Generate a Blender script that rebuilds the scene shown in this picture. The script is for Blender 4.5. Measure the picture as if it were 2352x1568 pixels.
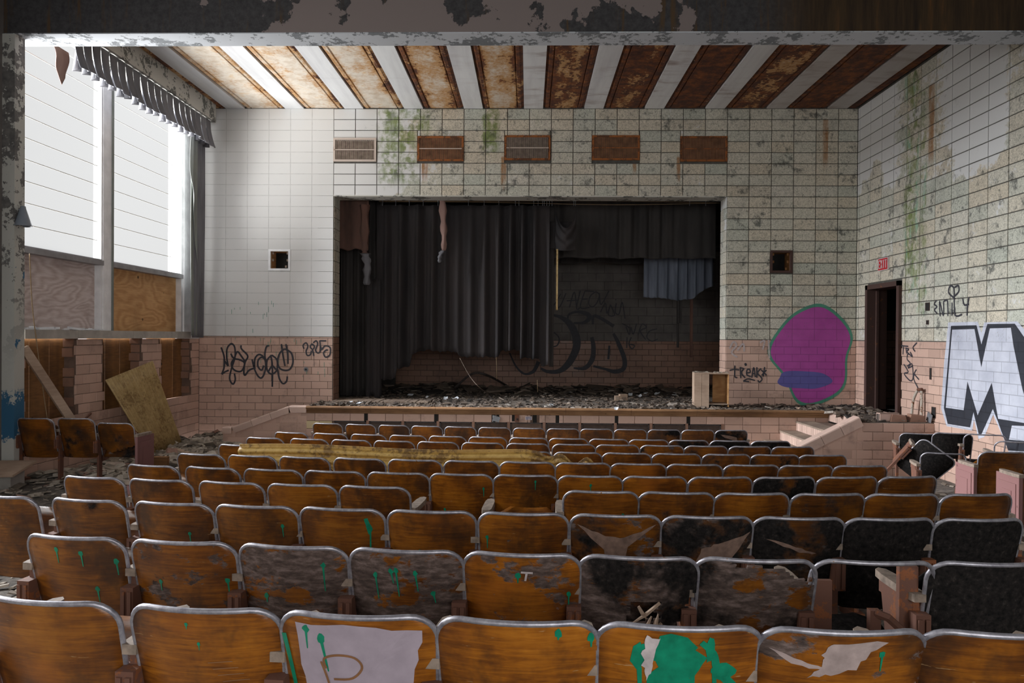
import bpy, math, random
import numpy as np
from mathutils import Vector, Matrix
R = math.radians
random.seed(7)
scene = bpy.context.scene
for o in list(bpy.data.objects): bpy.data.objects.remove(o)
COL = scene.collection

# ------------------------------------------------------------------ camera
F, YAW, PITCH, ROLL, H = 1640.0, R(1.29), R(.40), R(.40), 2.14
cam_d = bpy.data.cameras.new('camera'); cam = bpy.data.objects.new('camera', cam_d); COL.objects.link(cam)
cam_d.lens = F/2352*36; cam_d.sensor_width = 36; cam_d.clip_start = .05; cam_d.clip_end = 200
cam.location = (0, 0, H)
cam.rotation_mode = 'QUATERNION'
cam.rotation_quaternion = (Matrix.Rotation(YAW, 3, 'Z') @ Matrix.Rotation(R(90)-PITCH, 3, 'X') @ Matrix.Rotation(ROLL, 3, 'Z')).to_quaternion()
scene.camera = cam

# ------------------------------------------------------------------ world, lights, exposure
world = bpy.data.worlds.new('daylight'); scene.world = world; world.use_nodes = True
bg = world.node_tree.nodes['Background']; bg.inputs[0].default_value = (1, .985, .97, 1); bg.inputs[1].default_value = .52
scene.view_settings.view_transform = 'Standard'; scene.view_settings.look = 'None'
scene.view_settings.gamma = 1; scene.view_settings.use_curve_mapping = False
scene.view_settings.exposure = 0.12
def area(name, loc, target, sx, sy, power, col=(1, 1, 1)):
    l = bpy.data.lights.new(name, 'AREA'); l.shape = 'RECTANGLE'; l.size = sx; l.size_y = sy; l.energy = power; l.color = col
    o = bpy.data.objects.new(name, l); COL.objects.link(o); o.location = loc
    o.rotation_euler = (Vector(target)-Vector(loc)).to_track_quat('-Z', 'Y').to_euler()
    return o
area('daylight_front_windows', (-13.5, 12.2, 8.3), (1, 10.4, 2.0), 6, 6, 12500, (.97, .98, 1))
area('daylight_ground_bounce', (-10.5, 9.8, .6), (-2.0, 11.4, 5.6), 6, 4, 2000, (1, .98, .95))
area('fill_rear_left', (-8.0, 2.2, 4.6), (0, 4.0, 1.0), 6, 3, 360, (1, .97, .93))  # fill added for the seat backs, through assumed windows out of view
area('fill_rear', (2.2, -4.6, 3.2), (-2.5, 8, 2.0), 5, 3, 330, (1, .98, .95))  # frontal fill added behind the camera, through a made-up opening

# ------------------------------------------------------------------ photo pixel -> point on a known plane
def ray(px, py):
    u = px-1176; v = py-784; c, s = math.cos(ROLL), math.sin(ROLL)
    u, v = u*c+v*s, -u*s+v*c
    x, z2 = u/F, -v/F
    z = z2*math.cos(PITCH)-math.sin(PITCH); y = math.cos(PITCH)+z2*math.sin(PITCH)
    return Vector((x*math.cos(YAW)-y*math.sin(YAW), x*math.sin(YAW)+y*math.cos(YAW), z))
CAM = Vector((0, 0, H))
def atY(px, py, Y): d = ray(px, py); return CAM + d*(Y/d.y)
def atX(px, py, X): d = ray(px, py); return CAM + d*(X/d.x)
def atZ(px, py, Z): d = ray(px, py); return CAM + d*((Z-H)/d.z)

# room dimensions (metres)
D, XR, XL = 13.3, 6.042, -6.19
ZC, ZP = 6.385, 2.11            # ceiling, top of the glazed tile
PX0, PX1, PZ = -3.66, 3.66, 4.755   # stage opening
ZS, YS, YB = .90, 12.2, 17.2    # stage floor, stage front, stage back wall
BY0, BY1 = 8.28, 8.63           # concrete beam across the hall
BZ = 5.66
BW, BH, TW, TH = .4064, .2032, .3048, .1355
def sm(a, b, x): t = min(1, max(0, (x-a)/(b-a))); return t*t*(3-2*t)
def fz(x, y):                   # raked floor with rubble along the left wall
    z = .10 + .063*max(0, 10-y)
    z += .17*sm(-4.2, -5.3, x)*sm(6.0, 8.5, y)
    return z

# ------------------------------------------------------------------ mesh helpers
def link(o, parent=None):
    COL.objects.link(o)
    if parent is not None: o.parent = parent
    return o
def tag(o, label=None, cat=None, group=None, kind=None):
    if label: o['label'] = label
    if cat: o['category'] = cat
    if group: o['group'] = group
    if kind: o['kind'] = kind
    return o
def empty(name, loc=(0, 0, 0), rz=0, label=None, cat=None, group=None):
    o = bpy.data.objects.new(name, None); o.empty_display_size = .1; link(o)
    o.location = loc; o.rotation_euler = (0, 0, rz)
    return tag(o, label, cat, group)
class MB:
    def __init__(s): s.v = []; s.f = []
    def add(s, vs, fs):
        n = len(s.v); s.v += [tuple(p) for p in vs]; s.f += [tuple(i+n for i in f) for f in fs]; return s
    def box(s, a, b, M=None):
        vs = [Vector((x, y, z)) for z in (a[2], b[2]) for y in (a[1], b[1]) for x in (a[0], b[0])]
        if M is not None: vs = [M @ p for p in vs]
        return s.add(vs, [(0, 2, 3, 1), (4, 5, 7, 6), (0, 1, 5, 4), (2, 6, 7, 3), (0, 4, 6, 2), (1, 3, 7, 5)])
    def hexa(s, vs):            # 8 corners, bottom 4 then top 4, ccw
        return s.add(vs, [(3, 2, 1, 0), (4, 5, 6, 7), (0, 1, 5, 4), (1, 2, 6, 5), (2, 3, 7, 6), (3, 0, 4, 7)])
    def tube(s, pts, r, n=8, cap=True):
        pts = [Vector(p) for p in pts]; rs = r if isinstance(r, (list, tuple)) else [r]*len(pts)
        base = len(s.v); up = None
        for i, p in enumerate(pts):
            t = (pts[min(i+1, len(pts)-1)]-pts[max(i-1, 0)])
            if t.length < 1e-9: t = Vector((0, 0, 1))
            t.normalize()
            if up is None: up = Vector((0, 0, 1)) if abs(t.z) < .9 else Vector((1, 0, 0))
            a = t.cross(up)
            if a.length < 1e-6: a = t.cross(Vector((0, 1, 0)))
            a.normalize(); b = a.cross(t); up = b.normalized()
            for k in range(n):
                q = 2*math.pi*k/n
                s.v.append(tuple(p + (a*math.cos(q)+b*math.sin(q))*rs[i]))
        for i in range(len(pts)-1):
            for k in range(n):
                k2 = (k+1) % n
                s.f.append((base+i*n+k, base+i*n+k2, base+(i+1)*n+k2, base+(i+1)*n+k))
        if cap:
            s.f.append(tuple(base+k for k in range(n))[::-1])
            s.f.append(tuple(base+(len(pts)-1)*n+k for k in range(n)))
        return s
    def prism(s, poly, fn, d0, d1):     # polygon in (u,v) -> fn(u,v,depth)
        n = len(poly)
        return s.add([fn(u, v, d0) for u, v in poly]+[fn(u, v, d1) for u, v in poly],
                     [tuple(range(n)), tuple(range(2*n-1, n-1, -1))]+[(i, i+n, (i+1) % n+n, (i+1) % n) for i in range(n)])
    def grid(s, nu, nv, fn, close=False):
        b = len(s.v)
        for j in range(nv+1):
            for i in range(nu+1): s.v.append(tuple(fn(i/nu, j/nv)))
        for j in range(nv):
            for i in range(nu):
                a = b+j*(nu+1)+i; s.f.append((a, a+1, a+nu+2, a+nu+1))
        return s
    def mesh(s, name, mat=None, smooth=False):
        me = bpy.data.meshes.new(name); me.from_pydata(s.v, [], s.f); me.update()
        if mat: me.materials.append(mat)
        if smooth: me.polygons.foreach_set('use_smooth', [True]*len(me.polygons))
        return me
    def build(s, name, mat, parent=None, smooth=False, **kw):
        o = bpy.data.objects.new(name, s.mesh(name, mat, smooth)); link(o, parent)
        return tag(o, **kw)
def solid(o, t):
    m = o.modifiers.new('thickness', 'SOLIDIFY'); m.thickness = t; m.offset = 0; return o
def spline(pts, n=6):
    P = [Vector(p) for p in pts]
    if len(P) < 3: return P
    out = []
    for i in range(len(P)-1):
        p0, p1, p2, p3 = P[max(i-1, 0)], P[i], P[i+1], P[min(i+2, len(P)-1)]
        for k in range(n):
            t = k/n
            out.append(.5*((2*p1)+(p2-p0)*t+(2*p0-5*p1+4*p2-p3)*t*t+(3*p1-p0-3*p2+p3)*t**3))
    return out+[P[-1]]

# ------------------------------------------------------------------ materials
class Mat:
    def __init__(s, name):
        s.m = bpy.data.materials.new(name); s.m.use_nodes = True; s.t = s.m.node_tree
        s.b = s.t.nodes['Principled BSDF']; s.out = s.t.nodes['Material Output']
    def n(s, typ, **k):
        nd = s.t.nodes.new(typ)
        for a, v in k.items(): setattr(nd, a, v)
        return nd
    def set(s, sock, v):
        if isinstance(v, bpy.types.NodeSocket): s.t.links.new(v, sock)
        elif v is not None:
            if sock.type == 'RGBA' and len(v) == 3: v = (*v, 1)
            sock.default_value = v
    def pos(s): return s.n('ShaderNodeNewGeometry').outputs['Position']
    def island(s): return s.n('ShaderNodeNewGeometry').outputs['Random Per Island']
    def obj(s): return s.n('ShaderNodeTexCoord').outputs['Object']
    def info(s, w): return s.n('ShaderNodeObjectInfo').outputs[w]
    def sep(s, v):
        nd = s.n('ShaderNodeSeparateXYZ'); s.set(nd.inputs[0], v); return nd.outputs
    def sepc(s, v):
        nd = s.n('ShaderNodeSeparateColor'); s.set(nd.inputs[0], v); return nd.outputs
    def map(s, v, scale=(1, 1, 1), loc=(0, 0, 0), rot=(0, 0, 0)):
        nd = s.n('ShaderNodeMapping'); s.set(nd.inputs[0], v); s.set(nd.inputs[1], loc); s.set(nd.inputs[2], rot); s.set(nd.inputs[3], scale); return nd.outputs[0]
    def vadd(s, a, b):
        nd = s.n('ShaderNodeVectorMath', operation='ADD'); s.set(nd.inputs[0], a); s.set(nd.inputs[1], b); return nd.outputs[0]
    def noise(s, v, scale, detail=4, rough=.55, dist=0):
        nd = s.n('ShaderNodeTexNoise'); s.set(nd.inputs['Vector'], v); s.set(nd.inputs['Scale'], scale)
        s.set(nd.inputs['Detail'], detail); s.set(nd.inputs['Roughness'], rough); s.set(nd.inputs['Distortion'], dist); return nd.outputs[0]
    def voro(s, v, scale, feat='F1', out=0):
        nd = s.n('ShaderNodeTexVoronoi', feature=feat); s.set(nd.inputs['Vector'], v); s.set(nd.inputs['Scale'], scale); return nd.outputs[out]
    def wave(s, v, scale, dist=4, detail=2, dscale=1, typ='BANDS', dirn='Z'):
        nd = s.n('ShaderNodeTexWave', wave_type=typ)
        if typ == 'BANDS': nd.bands_direction = dirn
        s.set(nd.inputs['Vector'], v); s.set(nd.inputs['Scale'], scale); s.set(nd.inputs['Distortion'], dist); s.set(nd.inputs['Detail'], detail); s.set(nd.inputs['Detail Scale'], dscale); return nd.outputs[1]
    def ramp(s, f, stops, mode='LINEAR'):
        nd = s.n('ShaderNodeValToRGB'); s.set(nd.inputs[0], f); e = nd.color_ramp.elements; nd.color_ramp.interpolation = mode
        while len(e) < len(stops): e.new(.5)
        for el, (p, c) in zip(e, stops):
            el.position = p
            if not isinstance(c, (tuple, list)): c = (c, c, c)
            el.color = (*c[:3], 1)
        return nd.outputs[0]
    def step(s, f, a, b): # smooth a->b
        nd = s.n('ShaderNodeMapRange'); nd.interpolation_type = 'SMOOTHSTEP'
        s.set(nd.inputs[0], f); s.set(nd.inputs[1], a); s.set(nd.inputs[2], b); return nd.outputs[0]
    def mix(s, f, a, b, mode='MIX'):
        nd = s.n('ShaderNodeMix', data_type='RGBA', blend_type=mode); s.set(nd.inputs[0], f); s.set(nd.inputs[6], a); s.set(nd.inputs[7], b); return nd.outputs[2]
    def math(s, op, a, b=None, c=None):
        nd = s.n('ShaderNodeMath', operation=op); s.set(nd.inputs[0], a)
        if b is not None: s.set(nd.inputs[1], b)
        if c is not None: s.set(nd.inputs[2], c)
        return nd.outputs[0]
    def mul(s, a, b): return s.math('MULTIPLY', a, b)
    def addm(s, a, b): return s.math('ADD', a, b)
    def bump(s, h, strength=.5, dist=.01):
        nd = s.n('ShaderNodeBump'); s.set(nd.inputs['Strength'], strength); s.set(nd.inputs['Distance'], dist); s.set(nd.inputs['Height'], h); return nd.outputs[0]
    def fin(s, col, rough=.8, bump=None, metal=0, spec=None, emit=None, estr=1):
        s.set(s.b.inputs['Base Color'], col); s.set(s.b.inputs['Roughness'], rough); s.set(s.b.inputs['Metallic'], metal)
        if bump is not None: s.set(s.b.inputs['Normal'], bump)
        if spec is not None: s.set(s.b.inputs['Specular IOR Level'], spec)
        if emit is not None: s.set(s.b.inputs['Emission Color'], emit); s.set(s.b.inputs['Emission Strength'], estr)
        return s.m
def plain(name, col, rough=.8, var=.25, scale=8, metal=0, bump=.3):
    m = Mat(name); p = m.pos(); nz = m.noise(p, scale, 5)
    lo = tuple(c*(1-var) for c in col); hi = tuple(min(1, c*(1+var)) for c in col)
    return m.fin(m.ramp(nz, [(.3, lo), (.7, hi)]), rough, m.bump(nz, bump, .005), metal)

def bump1(m, x, c, w):      # 1 at x=c, falling to 0 at distance w
    return m.step(m.math('ABSOLUTE', m.addm(x, -c)), w, w*.25)

def cmu(name, side):
    m = Mat(name); p = m.pos(); x, y, z = m.sep(p)[:3]
    u = x if side == 'back' else y
    fine = m.noise(p, 55, 6, .7); mid = m.noise(p, 9, 5, .65); big = m.noise(p, 1.3, 4, .6)
    rnd = m.info('Random'); isl = m.island(); rv = m.math('FRACT', m.addm(rnd, isl))
    paint = (.66, .66, .65)
    bare = m.ramp(fine, [(.30, (.13, .125, .105)), (.42, (.48, .465, .40)), (.62, (.72, .69, .61))])
    mott = m.noise(p, 17, 6, .78); bare = m.mix(m.mul(m.step(mott, .54, .66), .6), bare, (.13, .13, .115)); bare = m.mix(m.mul(m.step(m.noise(p, 2.6, 5, .7), .5, .7), .3), bare, (.22, .215, .195))
    tint = m.ramp(m.math('FRACT', m.mul(rv, 7.3)), [(0, (.92, .93, .9)), (.35, (1, .98, .94)), (.6, (1, .93, .84)), (.72, (1, .99, .97)), (.85, (.82, .88, .86)), (1, (.95, .96, .93))])
    bare = m.mix(1, bare, tint, 'MULTIPLY')
    # how far the paint has gone
    if side == 'back':
        w = m.step(m.addm(x, m.mul(m.addm(big, -.5), 2.6)), -3.3, -1.6)
        low = m.step(m.addm(z, m.mul(big, .8)), 5.0, 3.6)
        rightdown = m.mul(m.step(x, 3.0, 4.0), .16)
    else:
        w = m.step(m.addm(m.addm(m.mul(z, -1), m.mul(big, 1.4)), m.mul(m.addm(m.noise(m.map(p, (1, .55, .25)), 1.6, 3), -.5), 5)), -4.7, -3.7)
        w = m.math('MAXIMUM', w, m.mul(m.math('MAXIMUM', bump1(m, y, 11.25, 1.3), bump1(m, y, 8.9, .6)), .9))
        rightdown = 0.0
    edge = m.addm(m.mul(mid, .6), m.mul(fine, .4))
    bias = m.mul(m.addm(m.math('FRACT', m.mul(rv, 3.1)), -.5), .16)
    thr = m.addm(m.addm(m.mul(w, .52), rightdown), bias)
    gone = m.step(m.addm(edge, thr), .84, .90)
    gone = m.mul(gone, m.step(w, .02, .2))
    col = m.mix(gone, paint, bare)
    mold = m.mul(m.step(m.addm(m.noise(p, 5, 6, .75), m.mul(w, .06)), .60, .72), m.mul(w, .8))
    col = m.mix(mold, col, (.07, .075, .07))
    # algae and rust runs below the ceiling, stretched downwards
    st = m.noise(m.map(p, (7, 7, 1.1)), 1.6, 5, .7)
    if side == 'back':
        runs = [(-2.45, .75, 6.4, 4.7, .95), (-2.0, .35, 6.6, 5.6, .9), (-.72, .3, 6.5, 5.3, 1), (.18, .2, 6.6, 5.7, .6), (1.95, .18, 6.5, 4.8, .4), (2.75, .2, 5.6, 4.7, .4), (5.45, .15, 5.7, 4.2, .35)]
        rust = [(-1.95, .12, 5.5, 4.75), (-.48, .1, 5.5, 4.6), (.12, .16, 5.5, 5.1), (1.95, .08, 5.5, 4.9), (2.76, .07, 5.5, 4.7), (5.45, .1, 6.2, 5)]
    else:
        runs = [(11.45, .42, 6.4, 2.6, 1), (11.15, .3, 6.0, 2.2, .8), (10.55, .16, 5.4, 3.8, .5), (11.6, .5, 2.9, 1.9, .5)]
        rust = [(10.9, .15, 6, 4.5)]
    g = 0.0
    for c, wd, z1, z0, a in runs:
        k = m.mul(m.mul(bump1(m, m.addm(u, m.mul(m.addm(mid, -.5), .25)), c, wd), m.mul(m.step(z, z0-.25, z0+.5), m.step(z, z1+.3, z1-.1))), a)
        g = m.math('MAXIMUM', g, k)
    ga = m.step(m.mul(g, m.addm(.25, m.mul(st, 1.25))), .42, .95)
    ga = m.mul(ga, m.step(m.addm(m.mul(mid, .6), m.mul(m.noise(p, 3.2, 4, .6), .6)), .50, .68)); gcol = m.ramp(m.noise(p, 4, 4), [(.35, (.045, .075, .010)), (.5, (.13, .20, .018)), (.68, (.21, .25, .09))])
    if side != 'back': gcol = m.mix(m.step(m.noise(m.map(p, (1, 3, .4)), 2.5, 3), .5, .66), gcol, (.20, .40, .27))
    col = m.mix(m.mul(ga, .85), col, gcol)
    r = 0.0
    for c, wd, z1, z0 in rust:
        r = m.math('MAXIMUM', r, m.mul(bump1(m, u, c, wd), m.mul(m.step(z, z0-.1, z0+.5), m.step(z, z1+.05, z1-.05))))
    col = m.mix(m.mul(m.step(m.mul(r, m.addm(.2, m.mul(st, 1.2))), .40, .95), .8), col, (.30, .12, .02))
    h = m.addm(m.mul(gone, -.5), m.mul(m.mul(fine, gone), .8))
    return m.fin(col, .85, m.bump(h, .6, .008))

def tile_mat(name, col, spec=.35, dirt=.5):
    m = Mat(name); p = m.pos(); rv = m.math('FRACT', m.addm(m.info('Random'), m.island()))
    c = m.mix(1, col, m.ramp(rv, [(0, .84), (.5, 1.), (1, 1.08)]), 'MULTIPLY')
    n = m.noise(p, 3, 6, .7); sp = m.noise(p, 40, 4, .7)
    c = m.mix(m.mul(m.step(n, .52, .75), dirt), c, (.13, .09, .075))
    c = m.mix(m.step(sp, .70, .76), c, (.16, .11, .09))
    return m.fin(c, m.ramp(n, [(.3, .28), (.7, .6)]), m.bump(n, .15, .003), spec=spec)

M = {}
M['cmu_back'] = cmu('painted_block_back', 'back'); M['cmu_right'] = cmu('painted_block_right', 'right')
M['grout'] = plain('dark_joint', (.085, .08, .07), .95, .3, 12)
M['grout_light'] = plain('pale_joint', (.50, .50, .49), .95, .15, 12)
M['grout_tile'] = plain('brown_tile_joint', (.16, .105, .08), .95, .2, 12)
M['tile'] = tile_mat('pink_glazed_tile', (.57, .385, .31))
M['tile_dark'] = tile_mat('pink_tile_dark', (.30, .17, .12), .3, .6)  # same tile in a darker, browner tone
M['tile_cream'] = tile_mat('cream_glazed_tile', (.62, .50, .30), .4, .2)
M['coping'] = tile_mat('pink_coping', (.60, .43, .36), .4, .35)
def concrete_beam():
    m = Mat('peeling_dark_beam'); p = m.pos(); x = m.sep(p)[0]
    a = m.noise(m.map(p, (1, 1, .9)), 1.5, 7, .62); st = m.noise(m.map(p, (8, 8, .6)), 1.2, 5, .7)
    dark = m.ramp(m.noise(p, 14, 5, .7), [(.3, (.028, .027, .029)), (.7, (.068, .066, .068))])
    dark = m.mix(m.step(st, .55, .7), dark, (.085, .05, .022))
    zone = m.math('MINIMUM', m.step(x, -3.6, -2.6), m.step(x, 2.2, 1.2))
    mask = m.step(m.addm(a, m.mul(m.addm(zone, -.45), .20)), .575, .585)
    mask = m.mul(mask, m.step(x, 5, 3))
    c = m.mix(mask, dark, (.225, .185, .175))
    c = m.mix(m.step(x, 2.5, 3.3), c, m.ramp(st, [(.3, (.02, .012, .007)), (.55, (.06, .035, .014)), (.75, (.14, .06, .015))]))
    return m.fin(c, .9, m.bump(mask, .6, .01))
M['beam'] = concrete_beam()
def flaking(name, paint, under, scale=2.2, thr=.55, stain=None):
    m = Mat(name); p = m.pos(); a = m.addm(m.mul(m.noise(p, scale, 6, .6), .6), m.mul(m.noise(p, scale*6, 5, .7), .4))
    mask = m.step(a, thr, thr+.015)
    c = m.mix(mask, paint, m.mix(m.noise(p, 20, 4), under, tuple(v*.6 for v in under)))
    if stain: c = m.mix(m.mul(m.step(m.noise(m.map(p, (3, 3, 1)), 2, 4), .55, .7), .5), c, stain)
    return m.fin(c, .8, m.bump(mask, -.6, .01))
M['soffit'] = flaking('flaking_soffit', (.55, .58, .62), (.24, .26, .28), 2.5, .53)
def pillar_mat():
    m = Mat('peeling_pillar'); p = m.pos(); z = m.sep(p)[2]
    a = m.addm(m.mul(m.noise(p, 3, 6, .6), .6), m.mul(m.noise(p, 14, 5, .7), .4))
    mask = m.step(a, .50, .515)
    mask = m.mul(mask, m.step(z, 1.5, 3.2))
    c = m.mix(mask, (.50, .50, .46), m.ramp(m.noise(p, 12, 4), [(.3, (.07, .07, .07)), (.7, (.19, .18, .17))]))
    za = m.addm(z, m.mul(m.addm(a, -.5), 1.2)); blue = m.mul(m.step(a, .42, .44), m.mul(m.step(za, .90, .93), m.step(za, 1.42, 1.38)))
    blue = m.math('MAXIMUM', blue, m.mul(m.step(m.noise(p, 4, 5), .64, .66), m.step(z, 3.6, 3)))
    c = m.mix(blue, c, (.03, .12, .22))
    return m.fin(c, .8, m.bump(mask, -.6, .01))
M['pillar'] = pillar_mat()
def rusty_ceiling():
    m = Mat('rusted_ceiling_metal'); p = m.pos(); x, y, z = m.sep(p)[:3]; amt = m.sepc(m.info('Color'))[0]
    a = m.addm(m.mul(m.noise(m.map(p, (1, .55, 1)), 2.2, 6, .65), .65), m.mul(m.noise(p, 16, 5, .7), .35))
    o = m.sep(m.obj())[0]
    edge = m.step(m.math('ABSOLUTE', o), .12, .36)
    lvl = m.addm(m.addm(a, m.mul(m.addm(amt, -.5), .62)), m.mul(m.addm(edge, -.4), .16))
    pale = m.ramp(m.noise(p, 5, 5, .6), [(.3, (.50, .40, .30)), (.55, (.66, .60, .52)), (.75, (.60, .42, .24))])
    tan = m.ramp(m.noise(p, 30, 4), [(.3, (.36, .17, .05)), (.7, (.52, .31, .14))])
    rust = m.ramp(m.noise(p, 7, 6, .7), [(.25, (.025, .010, .006)), (.45, (.075, .022, .010)), (.62, (.20, .062, .012)), (.8, (.36, .14, .03))])
    c = m.mix(m.step(lvl, .30, .50), pale, tan); c = m.mix(m.step(lvl, .50, .54), c, rust)
    fl = m.mul(m.step(m.noise(p, 22, 4, .7), .66, .68), m.step(edge, .5, .9))
    c = m.mix(m.mul(fl, .8), c, (.65, .55, .42))
    return m.fin(c, .8, m.bump(m.addm(lvl, m.mul(m.noise(p, 30, 4), .3)), .6, .012))
M['rust_ceiling'] = rusty_ceiling()
def slab_mat():
    m = Mat('white_ceiling_slab'); p = m.pos(); x = m.sep(p)[0]
    n = m.noise(m.map(p, (6, .6, 1)), 1.2, 4, .6); n2 = m.noise(m.map(p, (1, 3, 1)), 1.5, 4)
    c = m.ramp(n, [(.3, (.58, .58, .60)), (.6, (.70, .71, .72))])
    c = m.mix(m.mul(m.step(n2, .5, .75), m.step(x, -2.5, 2)), c, (.34, .28, .27))
    c = m.mix(m.mul(m.step(x, 2.8, 4.6), .55), c, (.30, .24, .21))
    return m.fin(c, .5)
M['slab'] = slab_mat()
def wood_seat():
    m = Mat('varnished_plywood'); ob = m.obj(); rnd = m.info('Random'); ch, pe, br = m.sepc(m.info('Color'))[:3]
    off = m.n('ShaderNodeCombineXYZ'); m.set(off.inputs[0], m.mul(rnd, 37.0)); m.set(off.inputs[2], m.mul(rnd, 19.0))
    v = m.vadd(ob, off.outputs[0])
    grain = m.noise(m.map(v, (5, 5, 60)), 1.3, 5, .65, .6); blot = m.noise(m.map(v, (1.2, 1, 1)), 4.2, 4, .6); fine = m.noise(v, 45, 5, .7)
    c = m.ramp(m.addm(m.mul(grain, .45), m.mul(blot, .55)), [(.3, (.045, .015, .004)), (.45, (.14, .046, .006)), (.56, (.255, .090, .008)), (.72, (.38, .15, .016))])
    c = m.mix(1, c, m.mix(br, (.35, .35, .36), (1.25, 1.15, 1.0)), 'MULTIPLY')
    sm1 = m.mul(m.step(m.noise(m.map(v, (1, 1, .8)), 3.1, 5, .7),   .45, .66), .8); c = m.mix(sm1, c, (.035, .016, .008))
    hot = m.mul(m.step(m.noise(m.map(v, (1, 1, 1.3)), 2.3, 3, .6), .56, .72), m.mul(br, .55)); c = m.mix(hot, c, (.46, .14, .012))
    scr = m.step(m.noise(m.map(v, (14, 14, 90), rot=(0, .12, 0)), 1, 3, .6), .70, .74); c = m.mix(m.mul(scr, .5), c, (.42, .27, .13))
    pm = m.step(m.addm(m.mul(m.noise(m.map(v, (1, 1, 1.6)), 5.5, 6, .65), .8), m.mul(pe, .42)), .66, .70)
    pm = m.mul(pm, m.step(pe, .03, .12))
    c = m.mix(pm, c, m.ramp(m.noise(m.map(v, (1, 1, 3)), 16, 6, .7), [(.3, (.035, .026, .024)), (.5, (.10, .072, .062)), (.72, (.24, .18, .165))]))
    cm = m.step(m.addm(m.noise(v, 4.2, 5, .6), m.mul(ch, .62)), .78, .92)
    c = m.mix(cm, c, m.ramp(fine, [(.35, (.005, .005, .005)), (.6, (.020, .017, .016)), (.75, (.06, .05, .045))]))
    ro = m.mix(m.math('MAXIMUM', pm, cm), (.34, .34, .34), (.85, .85, .85))
    m.set(m.b.inputs['Specular IOR Level'], m.math('SUBTRACT', .5, m.mul(m.math('MAXIMUM', pm, cm), .4)))
    return m.fin(c, ro, m.bump(m.addm(m.mul(grain, .4), m.addm(m.mul(pm, -.6), m.mul(cm, m.mul(fine, .7)))), .45, .004))
M['seat'] = wood_seat()
def alu():
    m = Mat('dull_aluminium'); p = m.pos(); n = m.noise(p, 25, 4, .7)
    c = m.ramp(n, [(.35, (.22, .21, .24)), (.65, (.42, .41, .45))]); c = m.mix(m.step(n, .66, .72), c, (.25, .13, .05))
    return m.fin(c, .42, None, .55)
M['alu'] = alu()
M['iron'] = flaking('rusty_cast_iron', (.13, .055, .035), (.26, .085, .028), 9, .55)
M['endpanel'] = flaking('pink_end_panel', (.23, .11, .105), (.14, .06, .048), 6, .60)
M['arm'] = plain('worn_arm_wood', (.24, .185, .145), .8, .35, 30)
def plyw(name, a, b, freq=42, sc=(.55, .55, 1.5)):
    m = Mat(name); p = m.pos(); n = m.noise(m.map(p, sc), 1.1, 2.5, .5, .3); f = m.noise(m.map(p, (6, 6, 40)), 1, 3)
    w = m.addm(m.mul(m.math('SINE', m.mul(n, freq)), .5), .5)
    k = m.voro(p, 2.6); c = m.ramp(m.addm(m.mul(w, .32), m.mul(f, .68)), [(.22, a), (.72, b)])
    c = m.mix(m.step(k, .075, .045), c, tuple(q*.25 for q in a))
    c = m.mix(m.mul(m.step(m.noise(p, 1.7, 4), .5, .75), .5), c, tuple(q*.6 for q in a))
    return m.fin(c, .75, m.bump(f, .1, .003))
M['ply_pale'] = plyw('weathered_plywood', (.46, .36, .33), (.66, .58, .56), 95, (.7, .7, 1.7))
M['ply_warm'] = plyw('warm_plywood', (.44, .22, .08), (.62, .36, .16), 80, (.7, .7, 1.7))
M['board'] = plyw('brown_boards', (.10, .042, .014), (.26, .12, .036), 14, (.4, 2.5, .3))
M['lumber'] = plyw('pale_lumber', (.30, .20, .14), (.48, .35, .26), 14)
M['stagewood'] = plyw('stage_edge_wood', (.13, .06, .022), (.30, .16, .075), 14)
M['stageboard'] = plyw('worn_stage_boards', (.15, .11, .085), (.34, .26, .20), 14)
def corr(name, a, b, d):
    m = Mat(name); p = m.pos(); n = m.noise(p, 9, 6, .75); g = m.noise(p, 2, 4)
    c = m.ramp(n, [(.3, a), (.65, b)]); c = m.mix(m.mul(m.step(m.addm(m.mul(g, .5), m.mul(m.noise(p, 22, 5, .7), .5)), .5, .60), .85), c, d)
    return m.fin(c, .55, m.bump(n, .2, .003))
M['corr_wall'] = corr('yellowed_fibreglass', (.30, .19, .065), (.50, .36, .16), (.20, .115, .035))
M['corr_seat'] = corr('mossy_fibreglass', (.28, .15, .025), (.46, .29, .075), (.085, .042, .012))
def cloth(name, a, b, rough=.85, sheen=True):
    m = Mat(name); p = m.pos(); n = m.noise(m.map(p, (1.6, 1.6, .35)), 2.2, 5, .6); f = m.noise(p, 60, 3)
    return m.fin(m.ramp(n, [(.3, a), (.7, b)]), rough, m.bump(f, .1, .002))
M['curtain'] = cloth('charcoal_velour', (.013, .012, .014), (.036, .029, .029))
M['curtain_brown'] = cloth('brown_velour', (.06, .035, .028), (.17, .085, .062))
M['curtain_blue'] = cloth('slate_drape', (.10, .115, .15), (.22, .25, .32))
M['curtain_black'] = cloth('black_drape', (.028, .026, .026), (.062, .055, .052))
M['valance'] = cloth('grey_valance', (.10, .10, .11), (.20, .20, .22))
M['drape_green'] = cloth('green_grey_drape', (.13, .145, .135), (.24, .25, .23))
M['rag'] = cloth('pink_rag', (.20, .11, .09), (.42, .28, .24))
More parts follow.
